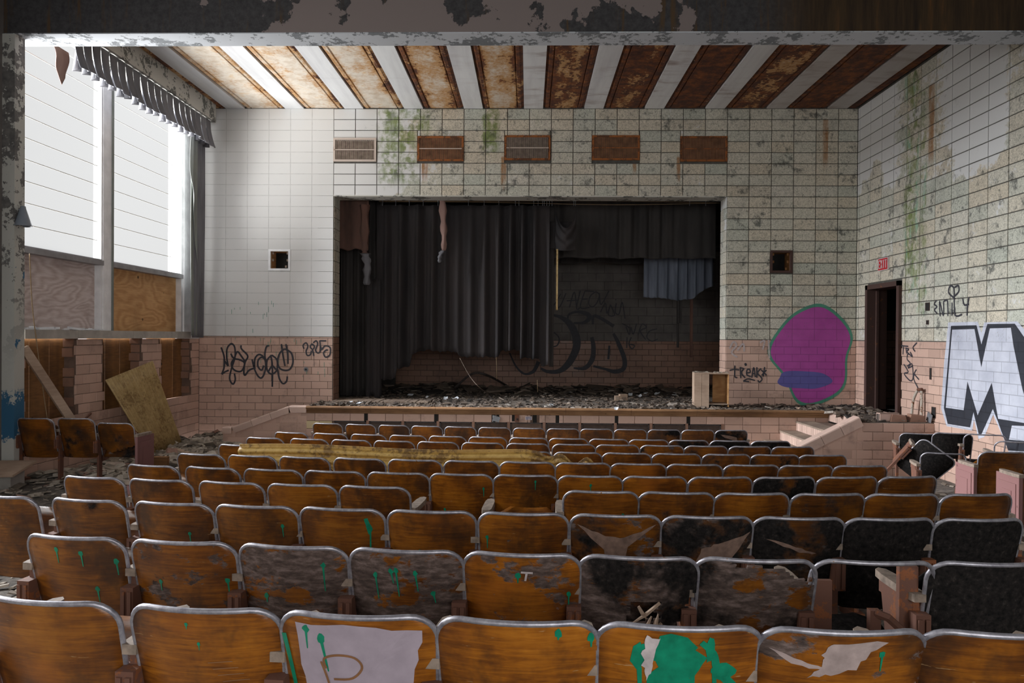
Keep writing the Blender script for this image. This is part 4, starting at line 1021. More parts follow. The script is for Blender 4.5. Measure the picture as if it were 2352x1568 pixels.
# ------------------------------------------------------------------ wall lamp on the pillar
lp = atY(46, 520, BY0+.05); c = Vector((atY(46, 500, BY0).x+.0, BY0+.05, atY(46, 518, BY0).z))
lm = empty('wall_lamp', c, 0, 'small grey cone wall lamp on the peeling pillar', 'lamp')
prof = [(.092, 0), (.088, .012), (.030, .205), (.026, .235), (.0, .24)]
mb = MB(); n = 20
for r, z in prof:
    for k in range(n): mb.v.append((r*math.cos(2*math.pi*k/n), r*math.sin(2*math.pi*k/n), z))
for j in range(len(prof)-1):
    for k in range(n): mb.f.append((j*n+k, j*n+(k+1) % n, (j+1)*n+(k+1) % n, (j+1)*n+k))
solid(mb.build('shade', M['lamp'], lm, True), .004)
MB().tube([(-.0, 0, .19), (-.07, 0, .20), (-.115, 0, .19)], .009, 8).build('arm', M['lamp'], lm)
MB().tube([(-.095, 0, .19), (-.115, 0, .19)], .045, 16).build('wall_plate', M['lamp'], lm)
MB().tube([(0, 0, .03), (0, 0, .12)], [.03, .02], 10).build('socket', M['signwhite'], lm)

# ------------------------------------------------------------------ wall grilles and hatches
vl = ['pale painted air grille, leftmost of five above the stage', 'rusted air grille, second of five above the stage', 'rust-streaked air grille in the middle above the stage', 'rusty orange air grille, fourth of five above the stage', 'rusted air grille, rightmost of five above the stage']
for k, (a_, b_, z0, z1) in enumerate(vents):
    cx, cz, hw, hh = (a_+b_)/2, (z0+z1)/2, (b_-a_)/2, (z1-z0)/2
    g = empty('air_grille', (cx, D, cz-hh), 0, vl[k], 'grille', 'air grilles above the stage'); fm = M['grille_pale'] if k == 0 else M['grille_rust']
    f = MB(); w = .035
    for p, q in (((-hw, -.018, 0), (-hw+w, .02, 2*hh)), ((hw-w, -.018, 0), (hw, .02, 2*hh)), ((-hw+w, -.018, 0), (hw-w, .02, w)), ((-hw+w, -.018, 2*hh-w), (hw-w, .02, 2*hh))): f.box(p, q)
    f.build('frame', fm, g)
    MB().box((-hw+w, -.016, hh-.008), (hw-w, .012, hh+.008)).build('crossbar', M['grille_pale'] if k in (0, 1, 2) else M['grille_rust'], g)
    sm_ = MB()
    for x in np.arange(-hw+w+.008, hw-w, .0185): sm_.box((x-.0045, -.010, w), (x+.0045, .02, 2*hh-w))
    sm_.build('slats', M['grille_slat'] if k in (0, 2) else M['grille_slat_rust'], g, kind='stuff')
    MB().box((-hw+.005, .035, .005), (hw-.005, .045, 2*hh-.005)).build('back_plate', M['grille_dark'] if k else M['grille_slat'], g)
for k, (a_, b_, z0, z1) in enumerate(hatches):
    g = empty('speaker_hatch', ((a_+b_)/2, D, z0), 0, ['open square hatch with pale wooden frame in the white wall', 'dark square hatch with brown frame in the dirty block wall'][k], 'hatch')
    hw, hh = (b_-a_)/2, (z1-z0); w = .04; m1 = M['white_frame'] if k == 0 else M['doorframe']; m2 = M['ply_warm'] if k == 0 else M['board']
    f = MB()
    for p, q in (((-hw, -.012, 0), (-hw+w, .03, hh)), ((hw-w, -.012, 0), (hw, .03, hh)), ((-hw+w, -.012, 0), (hw-w, .03, w)), ((-hw+w, -.012, hh-w), (hw-w, .03, hh))): f.box(p, q)
    f.build('frame', m1, g)
    f = MB()
    for p, q in (((-hw+.01, .03, .01), (-hw+.04, .30, hh-.01)), ((hw-.04, .03, .01), (hw-.01, .30, hh-.01)), ((-hw+.04, .03, .01), (hw-.04, .30, .04)), ((-hw+.04, .03, hh-.04), (hw-.04, .30, hh-.01))): f.box(p, q)
    f.build('lining', m2, g); MB().box((-hw+.01, .29, .01), (hw-.01, .30, hh-.01)).build('back', M['dark'], g)
    for (x, z) in ((-hw+.07, hh-.07), (hw-.07, hh-.07), (-hw+.07, hh*.5), (hw-.07, hh*.5), (hw-.10, .08)): MB().box((x-.016, .04, z-.022), (x+.016, .06, z+.022)).build('cleat', m2 if k else M['arm'], g)
# exit sign
p = atX(2029, 606, XR-.02); g = empty('exit_sign', (XR, p.y, p.z-.11), 0, 'red EXIT sign plate above the side door', 'sign')
MB().box((-.03, -.17, 0), (-.002, .17, .215)).build('plate', M['signwhite'], g); MB().box((-.034, -.155, .012), (-.028, .155, .203)).build('face', M['signred'], g)
def let(g, segs, y0, y1, z0, z1, t, name, mat, x=-.037):
    mb = MB()
    for (u0, v0, u1, v1) in segs:
        pa = Vector((0, y0+(y1-y0)*u0, z0+(z1-z0)*v0)); pb = Vector((0, y0+(y1-y0)*u1, z0+(z1-z0)*v1)); d = (pb-pa).normalized(); n_ = Vector((0, -d.z, d.y))*t/2; e_ = d*t/2
        mb.add([(x, *(pa-e_+n_).yz), (x, *(pb+e_+n_).yz), (x, *(pb+e_-n_).yz), (x, *(pa-e_-n_).yz)], [(0, 1, 2, 3)])
    return solid(mb.build(name, mat, g), .004)
L_ = {'E': [(0, 0, 0, 1), (0, 0, 1, 0), (0, .5, .8, .5), (0, 1, 1, 1)], 'X': [(0, 0, 1, 1), (0, 1, 1, 0)], 'I': [(.5, 0, .5, 1)], 'T': [(.5, 0, .5, 1), (0, 1, 1, 1)]}
for k, chh in enumerate('EXIT'):   # reads left to right towards the camera side
    let(g, L_[chh], .130-.073*k, .130-.073*k-.042, .045, .17, .017, 'letter', M['signwhite'])
# switch boxes, slots and pipes on the right wall
for (px, py, w, h, lab, mat) in ((2131, 704, .10, .11, 'small open switch box beside the scrawled name', M['dark']), (2138, 858, .035, .16, 'narrow black slot cut in the tiles by the mural', M['dark']), (2145, 947, .09, .15, 'open socket box with a bent zinc cover on the tiles', M['dark']), (2131, 740, .05, .05, 'small dark hole in the blocks below the switch box', M['dark'])):
    p = atX(px, py, XR); g = empty('wall_box', (XR, p.y, p.z), 0, lab, 'box')
    MB().box((-.004, -w/2, -h/2), (.01, w/2, h/2)).build('cavity', mat, g)
    f = MB()
    for a_, b_ in (((-.008, -w/2-.008, -h/2-.008), (.002, -w/2, h/2+.008)), ((-.008, w/2, -h/2-.008), (.002, w/2+.008, h/2+.008)), ((-.008, -w/2, h/2), (.002, w/2, h/2+.008)), ((-.008, -w/2, -h/2-.008), (.002, w/2, -h/2))): f.box(a_, b_)
    f.build('frame', M['doorframe'], g)
    if py == 947: MB().box((-.05, -.06, -.16), (-.042, .07, -.02), Matrix.Rotation(.35, 4, 'X')).build('cover', M['plate'], g)
mb = MB(); a_, b_ = atX(2118, 898, XR-.05), atX(2112, 1002, XR-.05)
hp = empty('pipe_rail', (0, 0, 0), 0, 'bent rusty handrail pipe standing by the landing', 'pipe')
MB().tube(spline([(XR-.10, 11.20, .62), (XR-.10, 11.15, 1.15), (XR-.08, 11.05, 1.37)], 6), .020, 8).build('post', M['pipe'], hp, True)
MB().tube([(XR-.05, 10.98, .55), (XR-.05, 11.00, 1.38)], .020, 8).build('post', M['pipe'], hp, True); MB().tube([(XR-.08, 11.05, 1.37), (XR-.05, 10.98, 1.38)], .024, 8).build('joint', M['iron'], hp, True)
hb = empty('hollow_block', (atY(2040, 955, YF+.1).x-.12, YF+.10, ZS), .1, 'pale hollow tile block standing on the landing edge', 'block')
mb = MB()
for p, q in (((0, 0, 0), (.30, .015, .13)), ((0, .085, 0), (.30, .10, .13)), ((0, 0, .115), (.30, .10, .13)), ((0, 0, 0), (.30, .10, .015)), ((0, .042, 0), (.30, .057, .13))): mb.box(p, q)
mb.build('shell', M['coping'], hb)
mb = MB().box((-.004, .016, .016), (.0, .040, .114)).box((-.004, .06, .016), (0, .084, .114)); mb.build('cell', M['dark'], hb)
for k, (x_, lab) in enumerate(((5.44, 'dark broken block left of two on the landing edge'), (5.72, 'dark broken block right of two on the landing edge'))):
    MB().hexa([(x_, YF+.08, ZS), (x_+.24, YF+.08, ZS), (x_+.24, YF+.2, ZS), (x_, YF+.2, ZS), (x_+.03, YF+.09, ZS+.11), (x_+.22, YF+.08, ZS+.09), (x_+.22, YF+.19, ZS+.10), (x_+.02, YF+.19, ZS+.12)]).build('broken_block', M['tile_dark'], None, label=lab, cat='block')
# call button in the left tile
p = atY(703, 848, D); g = empty('push_plate', (p.x, D, p.z), 0, 'round chrome button plate on the pink tile left of the stage', 'button')
MB().tube([(0, 0, 0), (0, -.012, 0)], .042, 18).build('plate', M['plate'], g, False); MB().tube([(0, -.01, 0), (0, -.026, 0)], .018, 12).build('button', M['dark'], g)

# ------------------------------------------------------------------ drapery
def drape(name, xs, Y, top, bot, amp, wav, mat, seed, label, cat='curtain', nz=26, npm=44, group=None, sway=0, plane='Y', pinch=0):
    """folded cloth; xs=(x0,x1), top/bot functions of x"""
    rd = random.Random(seed); ph = [rd.uniform(0, 6.28) for _ in range(6)]; x0, x1 = xs; n = max(16, int((x1-x0)*npm))
    def off(x, v):
        q = x/wav*2*math.pi+1.1*math.sin(x*1.9+ph[0])+.7*math.sin(x*4.3+ph[1])
        a = amp*(.6+.4*math.sin(x*3.1+ph[2]))*(.45+.55*min(1, v*2.5+.15))
        return a*(math.sin(q)+.35*math.sin(2*q+ph[3]))+.02*math.sin(v*3+x*2+ph[4])*v
    def fn(u, v):
        x = x0+(x1-x0)*u; zt, zb = top(x), bot(x); z = zt+(zb-zt)*v
        dx = sway*v*math.sin(x*2.2+ph[5]); o = off(x, v)
        if plane == 'Y': return (x+dx+.3*o*pinch, Y+o, z)
        return (Y+o, x+dx, z)
    o = solid(MB().grid(n, nz, fn).build(name, mat, None, True), .005)
    return tag(o, label, cat, group)
def interp(tab):
    xs_, zs2 = [t[0] for t in tab], [t[1] for t in tab]
    return lambda x: float(np.interp(x, xs_, zs2))
YM = 14.1
def hem(pxs, Y=YM, seed=1, r=.02):
    rd = random.Random(seed); tab = []
    for (px, py) in pxs: p = atY(px, py, Y); tab.append((p.x, p.z))
    f = interp(tab); ph = rd.uniform(0, 6)
    return lambda x: f(x)+r*math.sin(x*41+ph)*math.sin(x*17)
X = lambda px, Y=YM: atY(px, 700, Y).x
ztop = atY(1000, 472, YM).z
main_hem = hem([(866, 892), (871, 872), (906, 870), (912, 846), (940, 842), (946, 812), (968, 808), (985, 800), (992, 806), (1050, 808), (1054, 819), (1146, 820), (1150, 806), (1192, 804), (1196, 822), (1238, 824), (1242, 842), (1262, 836)])
drape('stage_curtain', (X(864), X(1262)), YM, lambda x: ztop+.012*abs(math.sin(x*6.5)), main_hem, .085, .27, M['curtain'], 4, 'torn charcoal main curtain with a ragged hem across the stage', npm=70, pinch=.6)
drape('stage_curtain', (X(774), X(872)), YM+.25, lambda x: ztop+.25, lambda x: ZS+.02, .06, .20, M['curtain_black'], 5, 'black side curtain reaching the floor at the left of stage', npm=60)
drape('stage_curtain', (X(842), X(874)), YM-.02, lambda x: atY(860, 640, YM).z, lambda x: ZS+.03+.05*math.sin(x*30), .04, .13, M['curtain'], 9, 'dark curtain tail trailing on the stage floor', npm=120)
drape('curtain_remnant', (X(774, 13.9), X(846, 13.9)), 13.9, lambda x: ztop+.3, lambda x: atY(800, 573, 13.9).z+.02*math.sin(x*20), .045, .26, M['curtain_brown'], 6, 'brown valance remnant at the top left of the opening')
drape('curtain_remnant', (X(1262, 14.25), X(1272, 14.25)), 14.25, lambda x: ztop, lambda x: atY(1265, 842, 14.25).z, .02, .1, M['curtain_black'], 7, 'narrow black strip at the right edge of the main curtain', npm=160)
def rag(path, r, mat, lab, seed):
    rd = random.Random(seed); pts = spline([Vector(p) for p in path], 6); mb = MB(); n = 10
    for i, p in enumerate(pts):
        f = i/(len(pts)-1); rr = r*(1.0-.35*f)*(1+.25*math.sin(i*1.7+seed))
        for k in range(n): q = 2*math.pi*k/n; w = 1+.45*math.sin(3*q+i*.35+seed); mb.v.append((p.x+rr*w*math.cos(q), p.y+.5*rr*w*math.sin(q), p.z))
    for i in range(len(pts)-1):
        for k in range(n): mb.f.append((i*n+k, i*n+(k+1) % n, (i+1)*n+(k+1) % n, (i+1)*n+k))
    mb.f.append(tuple(range(n))); mb.f.append(tuple(range((len(pts)-1)*n, len(pts)*n)))
    return mb.build('curtain_rag', mat, None, True, label=lab, cat='rag')
rag([atY(836, 470, 13.86), atY(838, 560, 13.86), atY(839, 582, 13.86)], .07, M['curtain_brown'], 'brown twisted rag hanging at the left of the curtain', 1)
rag([atY(838, 582, 13.85), atY(845, 612, 13.85), atY(842, 654, 13.85)], .075, M['valance'], 'grey frayed rag knotted below the brown one', 2)
rag([atY(1016, 456, 13.86), atY(1020, 520, 13.86), atY(1019, 575, 13.86)], .06, M['rag'], 'pinkish rag hanging over the middle of the curtain', 3)
rag([atY(1018, 575, 13.86), atY(1010, 590, 13.86), atY(1009, 603, 13.86)], .04, M['valance'], 'grey torn tip hanging under the pinkish rag', 4)
YV = 14.9
drape('border_curtain', (X(1262, YV), X(1642, YV)), YV, lambda x: atY(1450, 455, YV).z+.3, lambda x: atY(1450, 593, YV).z+.012*math.sin(x*9), .05, .30, M['curtain_black'], 8, 'black pleated border curtain across the right of the stage', npm=60)
YL = 15.6
drape('border_curtain', (X(1478, YL), X(1638, YL)), YL, lambda x: atY(1500, 575, YL).z+.1, hem([(1478, 683), (1520, 684), (1556, 690), (1592, 686), (1612, 668), (1640, 655)], YL, 3, .01), .06, .19, M['curtain_blue'], 10, 'slate blue drape hanging below the black border', npm=70)
drape('border_curtain', (X(1285, 16.2), X(1640, 16.2)), 16.2, lambda x: atY(1400, 560, 16.2).z+.4, lambda x: atY(1400, 604, 16.2).z+.02*math.sin(x*5), .03, .4, M['curtain_black'], 12, 'rear black border showing as a band below the front one')
for px, w, y1, m_, lab in ((1560, 12, 742, 'curtain_black', 'black cloth strip hanging under the slate drape'), (1558, 5, 798, 'curtain_black', 'thin black tail of cloth hanging furthest down'), (1588, 7, 820, 'curtain_brown', 'brown cloth strip hanging at the right of stage')):
    drape('cloth_strip', (X(px-w/2, YL+.1), X(px+w/2, YL+.1)), YL+.1+.03*(w < 6), lambda x: atY(1560, 660, YL).z, (lambda y1: lambda x: atY(1560, y1, YL).z)(y1), .008, .06, M[m_], px, lab, 'cloth strip', npm=300)
for k, (Yb_, zb_) in enumerate(((YM, ztop+.32), (YV, atY(1450, 455, YV).z+.3), (16.2, atY(1400, 560, 16.2).z+.4), (YL, atY(1500, 575, YL).z+.1))):
    MB().tube([(-5.4, Yb_, zb_), (5.4, Yb_, zb_)], .025, 8).build('curtain_batten', M['grille_dark'], None, True, label='black pipe batten %s above the stage' % ['over the main curtain', 'over the front border', 'over the rear border', 'over the slate drape'][k], cat='batten')
# swag: corner of the curtain hanging in a loop
pA, pB, yb = atY(1276, 476, YM), atY(1324, 470, YM), atY(1300, 574, YM).z
def swag(u, v):
    x = pA.x+(pB.x-pA.x)*u; zt = pA.z-.42*(1-(2*u-1)**2)**.8; zb = yb-.02*math.sin(math.pi*u)
    return (x, YM+.02*math.sin(v*14+3*abs(u-.5))-.10*math.sin(math.pi*u)*(1-.5*v), zt+(zb-zt)*v)
tag(solid(MB().grid(30, 24, swag).build('curtain_swag', M['curtain'], None, True), .005), 'drooping black swag of curtain between two hooks', 'curtain')
drape('curtain_remnant', (X(1262), X(1322)), YM+.06, lambda x: ztop-.3, lambda x: yb+.03, .02, .2, M['curtain'], 13, 'black cloth flap behind the drooping swag')
tl = solid(drape('yellow_ribbon', (X(1277, 14.0), X(1281, 14.0)), 14.0, lambda x: atY(1279, 572, 14.0).z, lambda x: atY(1279, 712, 14.0).z, .004, .05, M['corr_wall'], 21, 'narrow frayed yellow lining strip hanging beside the curtain', 'cloth strip', npm=900), .002)
# track wires and hooks
for k, (y0, y1, y2, lab) in enumerate(((461, 462, 466, 'upper'), (463, 470, 466, 'lower'))):
    MB().tube(spline([atY(870, y0, YM), atY(1100, y0+1, YM), atY(1330, y1-1, YM), atY(1450, y1, YM), atY(1655, y2, YM)], 10), .005, 6).build('curtain_wire', M['wire'], None, True, label='%s curtain wire strung across the stage opening' % lab, cat='wire')
for px, nm in zip((879, 909, 940, 972, 1006, 1076, 1112, 1146, 1184, 1192, 1226, 1236, 1246, 1250, 1256, 1262, 1268, 1318, 1322, 1584, 1621), ['%s curtain hook from the left on the wire' % w for w in ordn]+['curtain hook bunched by the end of the main curtain']*4+['left hook holding the drooping swag', 'right hook holding the drooping swag', 'empty curtain hook second from the right end', 'empty curtain hook nearest the right end']):
    p = atY(px, 462, YM-.02); g = empty('curtain_hook', (p.x, YM-.02, p.z-.09), 0, nm, 'hook', 'curtain hooks')
    MB().tube([(0, 0, 0), (.0, 0, .05), (.004, .012, .08)], .005, 6).build('shank', M['plate'], g); MB().tube([(0, 0, .075), (0, 0, .105)], .011, 8).build('roller', M['plate'], g)
# window valance and side curtain
VX = -5.86
def val_z(y): return 6.30 if y > 0 else 0
vtop = lambda y: 6.27-.0
def valance(y0, y1, n, lab, drop=.47, seed=0):
    g = empty('window_valance', (0, 0, 0), 0, lab, 'valance')
    rd = random.Random(seed); w = (y1-y0)/n
    for k in range(n):
        a_ = y0+k*w; dz = drop*rd.uniform(.93, 1.06); tw = rd.uniform(-.02, .02)
        def fn(u, v):      # front of the pleat, flaring away from its neighbour
            y = a_+w*(.04+.92*u)*(1-.14*v)+.07*w*v; bulge = .055*math.sin(math.pi*u)*(.2+.8*v)+.07*v*v
            return (VX+bulge+tw*v, y, 6.05-dz*v-.015*math.sin(math.pi*u)*v)
        solid(MB().grid(10, 8, fn).build('pleat', M['valance'], g, True), .004)
        def fb(u, v):      # cloth folded back between two pleats
            y = a_+w*(.82+.36*u); return (VX-.03-.10*math.sin(math.pi*u)*(.3+.7*v), y-.05*w*v, 6.05-dz*v*.97)
        solid(MB().grid(6, 6, fb).build('pleat_back', M['valance'], g, True), .004)
    return g
valance(9.05, 13.02, 20, 'pleated dark grey valance over the left windows')
def flap(u, v): return (VX+.02*math.sin(5*v), 8.66+.30*u*(1-.45*v)+.10*v, 5.70-.44*v*(1-.3*abs(2*u-1.2)))
tag(solid(MB().grid(10, 8, flap).build('valance_scrap', M['rag'], None, True), .006), 'loose brown scrap of valance hanging near the pillar', 'valance')
drape('side_curtain', (12.62, 13.04), -5.98, lambda y: 5.8, lambda y: 2.08, .045, .115, M['valance'], 31, 'long dark grey curtain gathered beside the left windows', plane='X', npm=120, nz=30)
drape('side_curtain', (12.50, 12.70), -5.96, lambda y: 5.8, lambda y: 5.0-1.6*(y-12.5)*5, .03, .16, M['drape_green'], 32, 'pale green curtain edge hanging under the valance corner', plane='X', npm=120, nz=30)
drape('side_curtain', (12.56, 12.74), -6.0, lambda y: 5.8, lambda y: 2.12, .03, .14, M['drape_green'], 33, 'pale green lining strip along the gathered window curtain', plane='X', npm=120, nz=30)

# ------------------------------------------------------------------ spray paint and lettering, laid on the wall faces
def stroke(parent, crop, scale, pts, w, plane, c, mat=None, name='graffiti_stroke', lift=.003, raw=False):
    P = []
    for q in (pts if raw else spline([Vector((x, y, 0)) for x, y in pts], 6)):
        px, py = crop[0]+q[0]/scale, crop[1]+q[1]/scale
        P.append(atY(px, py, c) if plane == 'Y' else atX(px, py, c))
    mb = MB(); n = len(P); N_ = Vector((0, -1, 0)) if plane == 'Y' else Vector((-1, 0, 0))
    for i, p in enumerate(P):
        d = P[min(i+1, n-1)]-P[max(i-1, 0)]
        if d.length < 1e-6: d = Vector((0, 0, 1))
        d.normalize(); s_ = d.cross(N_).normalized(); f = i/max(1, n-1)
        ww = (np.interp(f, np.linspace(0, 1, len(w)), w) if isinstance(w, (list, tuple)) else w)/2
        mb.v += [tuple(p+s_*ww+N_*lift), tuple(p-s_*ww+N_*lift)]
    for i in range(n-1): a = 2*i; mb.f.append((a, a+1, a+3, a+2))
    return mb
def tagwork(parent, crop, scale, strokes, w, plane, c, name='graffiti_tag', mat=None, label=None, lift=.003):
    tot = MB()
    for k, s_ in enumerate(strokes):
        ww = w
        if isinstance(s_, tuple) and isinstance(s_[1], (float, list)): s_, ww = s_
        b = stroke(parent, crop, scale, s_, ww, plane, c, lift=lift+.0003*k); tot.add(b.v, b.f)
    return tot.build(name, mat or M['spray'], parent, label=label)
C1, S1 = (480, 760), 7.35
tagwork(wb, C1, S1, [[(205, 275), (250, 400), (262, 500), (255, 620), (215, 730)], [(215, 730), (270, 690), (335, 662)], [(262, 500), (325, 590)], [(325, 590), (300, 430), (310, 290), (375, 215), (430, 260), (445, 380), (430, 480), (385, 620), (350, 800), (405, 895), (445, 820), (430, 715)],
 [(370, 380), (420, 460), (520, 485), (600, 540), (570, 650), (510, 685), (420, 650), (380, 570), (400, 500), (440, 470)], [(430, 470), (455, 390), (490, 350), (560, 440), (615, 520)], [(545, 240), (550, 300), (655, 420), (610, 530), (590, 680), (610, 745), (680, 660), (790, 620)],
 [(730, 480), (770, 640), (830, 760), (890, 790), (940, 700), (960, 560), (930, 450), (850, 395), (780, 460), (768, 600)], [(925, 580), (890, 660), (830, 600), (830, 500), (880, 445), (940, 460)], [(1020, 245), (970, 270), (945, 400), (965, 520)],
 [(1060, 405), (1150, 490), (1145, 660), (1060, 725), (985, 660), (980, 500), (1060, 405)], [(1050, 430), (1072, 600), (1070, 940)], [(1000, 690), (1070, 590), (1130, 650)], [(1280, 300), (1390, 370), (1420, 520), (1370, 640), (1280, 663), (1190, 620), (1160, 500), (1200, 370), (1280, 300)],
 [(1225, 220), (1250, 400), (1285, 590)], [(1300, 220), (1330, 380), (1335, 555)], [(1160, 640), (1190, 800), (1250, 885), (1310, 850), (1325, 765)], ([(215, 740), (213, 860)], .006)], .033, 'Y', D, label='looping dark spray tag on the pink tile')
tagwork(wb, C1, S1, [[(1605, 300), (1590, 240), (1640, 200), (1670, 260), (1640, 340), (1660, 410), (1710, 400), (1730, 330)], [(1770, 420), (1750, 320), (1710, 270), (1740, 220), (1780, 260), (1760, 310)], [(1760, 200), (1810, 165), (1835, 220), (1800, 320), (1840, 370), (1885, 330), (1880, 240), (1870, 160)], [(1870, 165), (1980, 165)],
 [(1885, 260), (1905, 310), (1960, 250), (2045, 280), (2040, 400), (1970, 440), (1935, 370), (1980, 320), (2010, 325)], ([(1770, 420), (1778, 600)], .006)], .028, 'Y', D, label='smaller dark spray tag beside the stage opening')
C2, S2 = (1640, 760), 4.481
tagwork(wb, C2, S2, [[(160, 405), (205, 395), (260, 400)], [(215, 355), (213, 420), (215, 470), (240, 480)], [(270, 370), (275, 485)], [(272, 378), (305, 390), (280, 428), (320, 482)], [(335, 430), (370, 425), (365, 395), (340, 400), (338, 450), (378, 468)], [(388, 480), (408, 375), (425, 475)], [(395, 440), (422, 438)],
 [(440, 372), (440, 480)], [(485, 385), (445, 430), (480, 470), (492, 500), (465, 525), (450, 505)], [(520, 370), (505, 470)], [(485, 400), (540, 455)], [(490, 455), (538, 400)], [(300, 515), (350, 492), (420, 508)], [(300, 515), (360, 520)], [(312, 345), (325, 335), (330, 350), (315, 352)]], .026, 'Y', D, label='dark spray tag with a star beside the pink patch')
C3, S3 = (2000, 600), 3.409
tagwork(wr, C2, S2, [[(1925, 150), (2000, 158)], [(1952, 155), (1945, 240)], [(1975, 170), (1985, 232)], [(1977, 175), (2005, 190), (1985, 210), (2012, 238)], [(2020, 215), (2042, 262), (2000, 235), (1990, 290), (2022, 330), (1990, 362)], [(1955, 340), (2000, 420), (1960, 440), (2020, 510), (2050, 480), (2040, 340), (2000, 380), (2046, 360)], [(2060, 440), (2112, 500)], [(2085, 395), (2062, 440), (2060, 500), (2110, 600), (2140, 655)], [(2090, 120), (2050, 170), (2072, 210)]], .022, 'X', XR, label='thin vertical dark tag right of the door')
tagwork(wr, C3, S3, [[(515, 308), (500, 335), (520, 355), (500, 380), (522, 408)], [(545, 430), (540, 312), (570, 425), (572, 310)], [(575, 312), (602, 312), (606, 428)], [(638, 322), (638, 425)], [(652, 285), (612, 245), (622, 195), (650, 205), (655, 275)], [(655, 275), (690, 235), (686, 190), (658, 205)], [(655, 280), (663, 420), (716, 415)], [(722, 290), (735, 340), (772, 335)], [(772, 280), (760, 350), (756, 425)]], .026, 'X', XR, label='scrawled name with a heart over the i')
rd = random.Random(9); dr_ = []
for (x0_, x1_, y0_, y1_, n_) in ((520, 640, 690, 760, 12), (500, 700, 775, 830, 16), (690, 760, 830, 880, 7)):
    for _ in range(n_): x_, y_ = rd.uniform(x0_, x1_), rd.uniform(y0_, y1_); dr_.append([(x_, y_), (x_, y_+rd.uniform(3, 14))])
tagwork(wb, (0, 0), 1.0, dr_, .008, 'Y', D, 'teal_splatter', M['teal_paint'], 'fine teal paint splatter on wall and tile')
# big block letter M
def poly(parent, pts, mat, lift, name='mural_layer', crop=C3, scale=S3, plane='X', c=XR, label=None):
    P = [(atX(crop[0]+x/scale, crop[1]+y/scale, c) if plane == 'X' else atY(crop[0]+x/scale, crop[1]+y/scale, c)) for x, y in pts]
    N_ = Vector((-1, 0, 0)) if plane == 'X' else Vector((0, -1, 0))
    import mathutils
    tri = mathutils.geometry.tessellate_polygon([P])
    return MB().add([tuple(p+N_*lift) for p in P], [tuple(t_) for t_ in tri]).build(name, mat, parent, label=label)
poly(wr, [(608, 478), (840, 472), (868, 560), (890, 478), (1150, 470), (1215, 545), (1235, 1320), (1235, 1500), (1085, 1500), (1045, 1395), (960, 1200), (890, 1375), (845, 1390), (810, 1240), (795, 1325), (595, 1290), (552, 1150), (575, 800)], M['mural_white'], .0025, label='pale halo of the big letter M')
poly(wr, [(630, 505), (830, 500), (868, 650), (915, 490), (1130, 488), (1215, 610), (1235, 1290), (1235, 1490), (1078, 1480), (1000, 1260), (958, 1155), (870, 1350), (850, 1360), (806, 1180), (780, 1300), (604, 1272), (575, 1150), (605, 800)], M['mural_black'], .0035, label='black outline of the big letter M')
poly(wr, [(640, 535), (815, 530), (868, 830), (935, 525), (1100, 520), (1120, 660), (1190, 1000), (1235, 1150), (1235, 1270), (1000, 1232), (950, 950), (840, 1205), (760, 940), (730, 1165), (590, 1145), (618, 800)], M['mural_white'], .0045, label='white face of the big letter M')
poly(wr, [(1108, 1285), (1235, 1290), (1235, 1410), (1085, 1395)], M['mural_white'], .0047, label='white corner of the next mural letter')
# plain abstract patches of the mural's colours where a cartoon figure is left out
def ellblob(cx, cy, rx, ry, n, seed, amp=.10):
    rd = random.Random(seed); ph = [rd.uniform(0, 6.28) for _ in range(4)]
    return [(cx+rx*math.cos(a)*(1+amp*math.sin(3*a+ph[0])+amp*.5*math.sin(5*a+ph[1])), cy+ry*math.sin(a)*(1+amp*math.sin(2*a+ph[2])+amp*.6*math.sin(4*a+ph[3]))) for a in np.linspace(0, 2*math.pi, n+1)[:-1]]
CP, SP = (0, 0), 1.0
poly(wb, ellblob(1868, 815, 92, 108, 60, 5, .11), M['teal_paint'], .0024, 'paint_patch', CP, SP, 'Y', D, 'teal edge of an abstract spray-paint patch')
poly(wb, ellblob(1868, 815, 86, 101, 60, 5, .11), M['pink_paint'], .0032, 'paint_patch', CP, SP, 'Y', D, 'magenta abstract spray-paint patch right of the stage')
poly(wb, ellblob(1845, 872, 62, 22, 40, 8, .08), M['blue_paint'], .0040, 'paint_patch', CP, SP, 'Y', D, 'periwinkle band across the magenta patch')
# faint pale scribbles on the tile at the right of the stage
tagwork(wb, C2, S2, [[(160, 180), (200, 110), (230, 150), (180, 220), (240, 270)], [(240, 200), (300, 130), (310, 210)], [(560, 90), (570, 280)], [(470, 120), (520, 100), (500, 190)]], .03, 'Y', D, 'pale_scribble', M['chalk'])
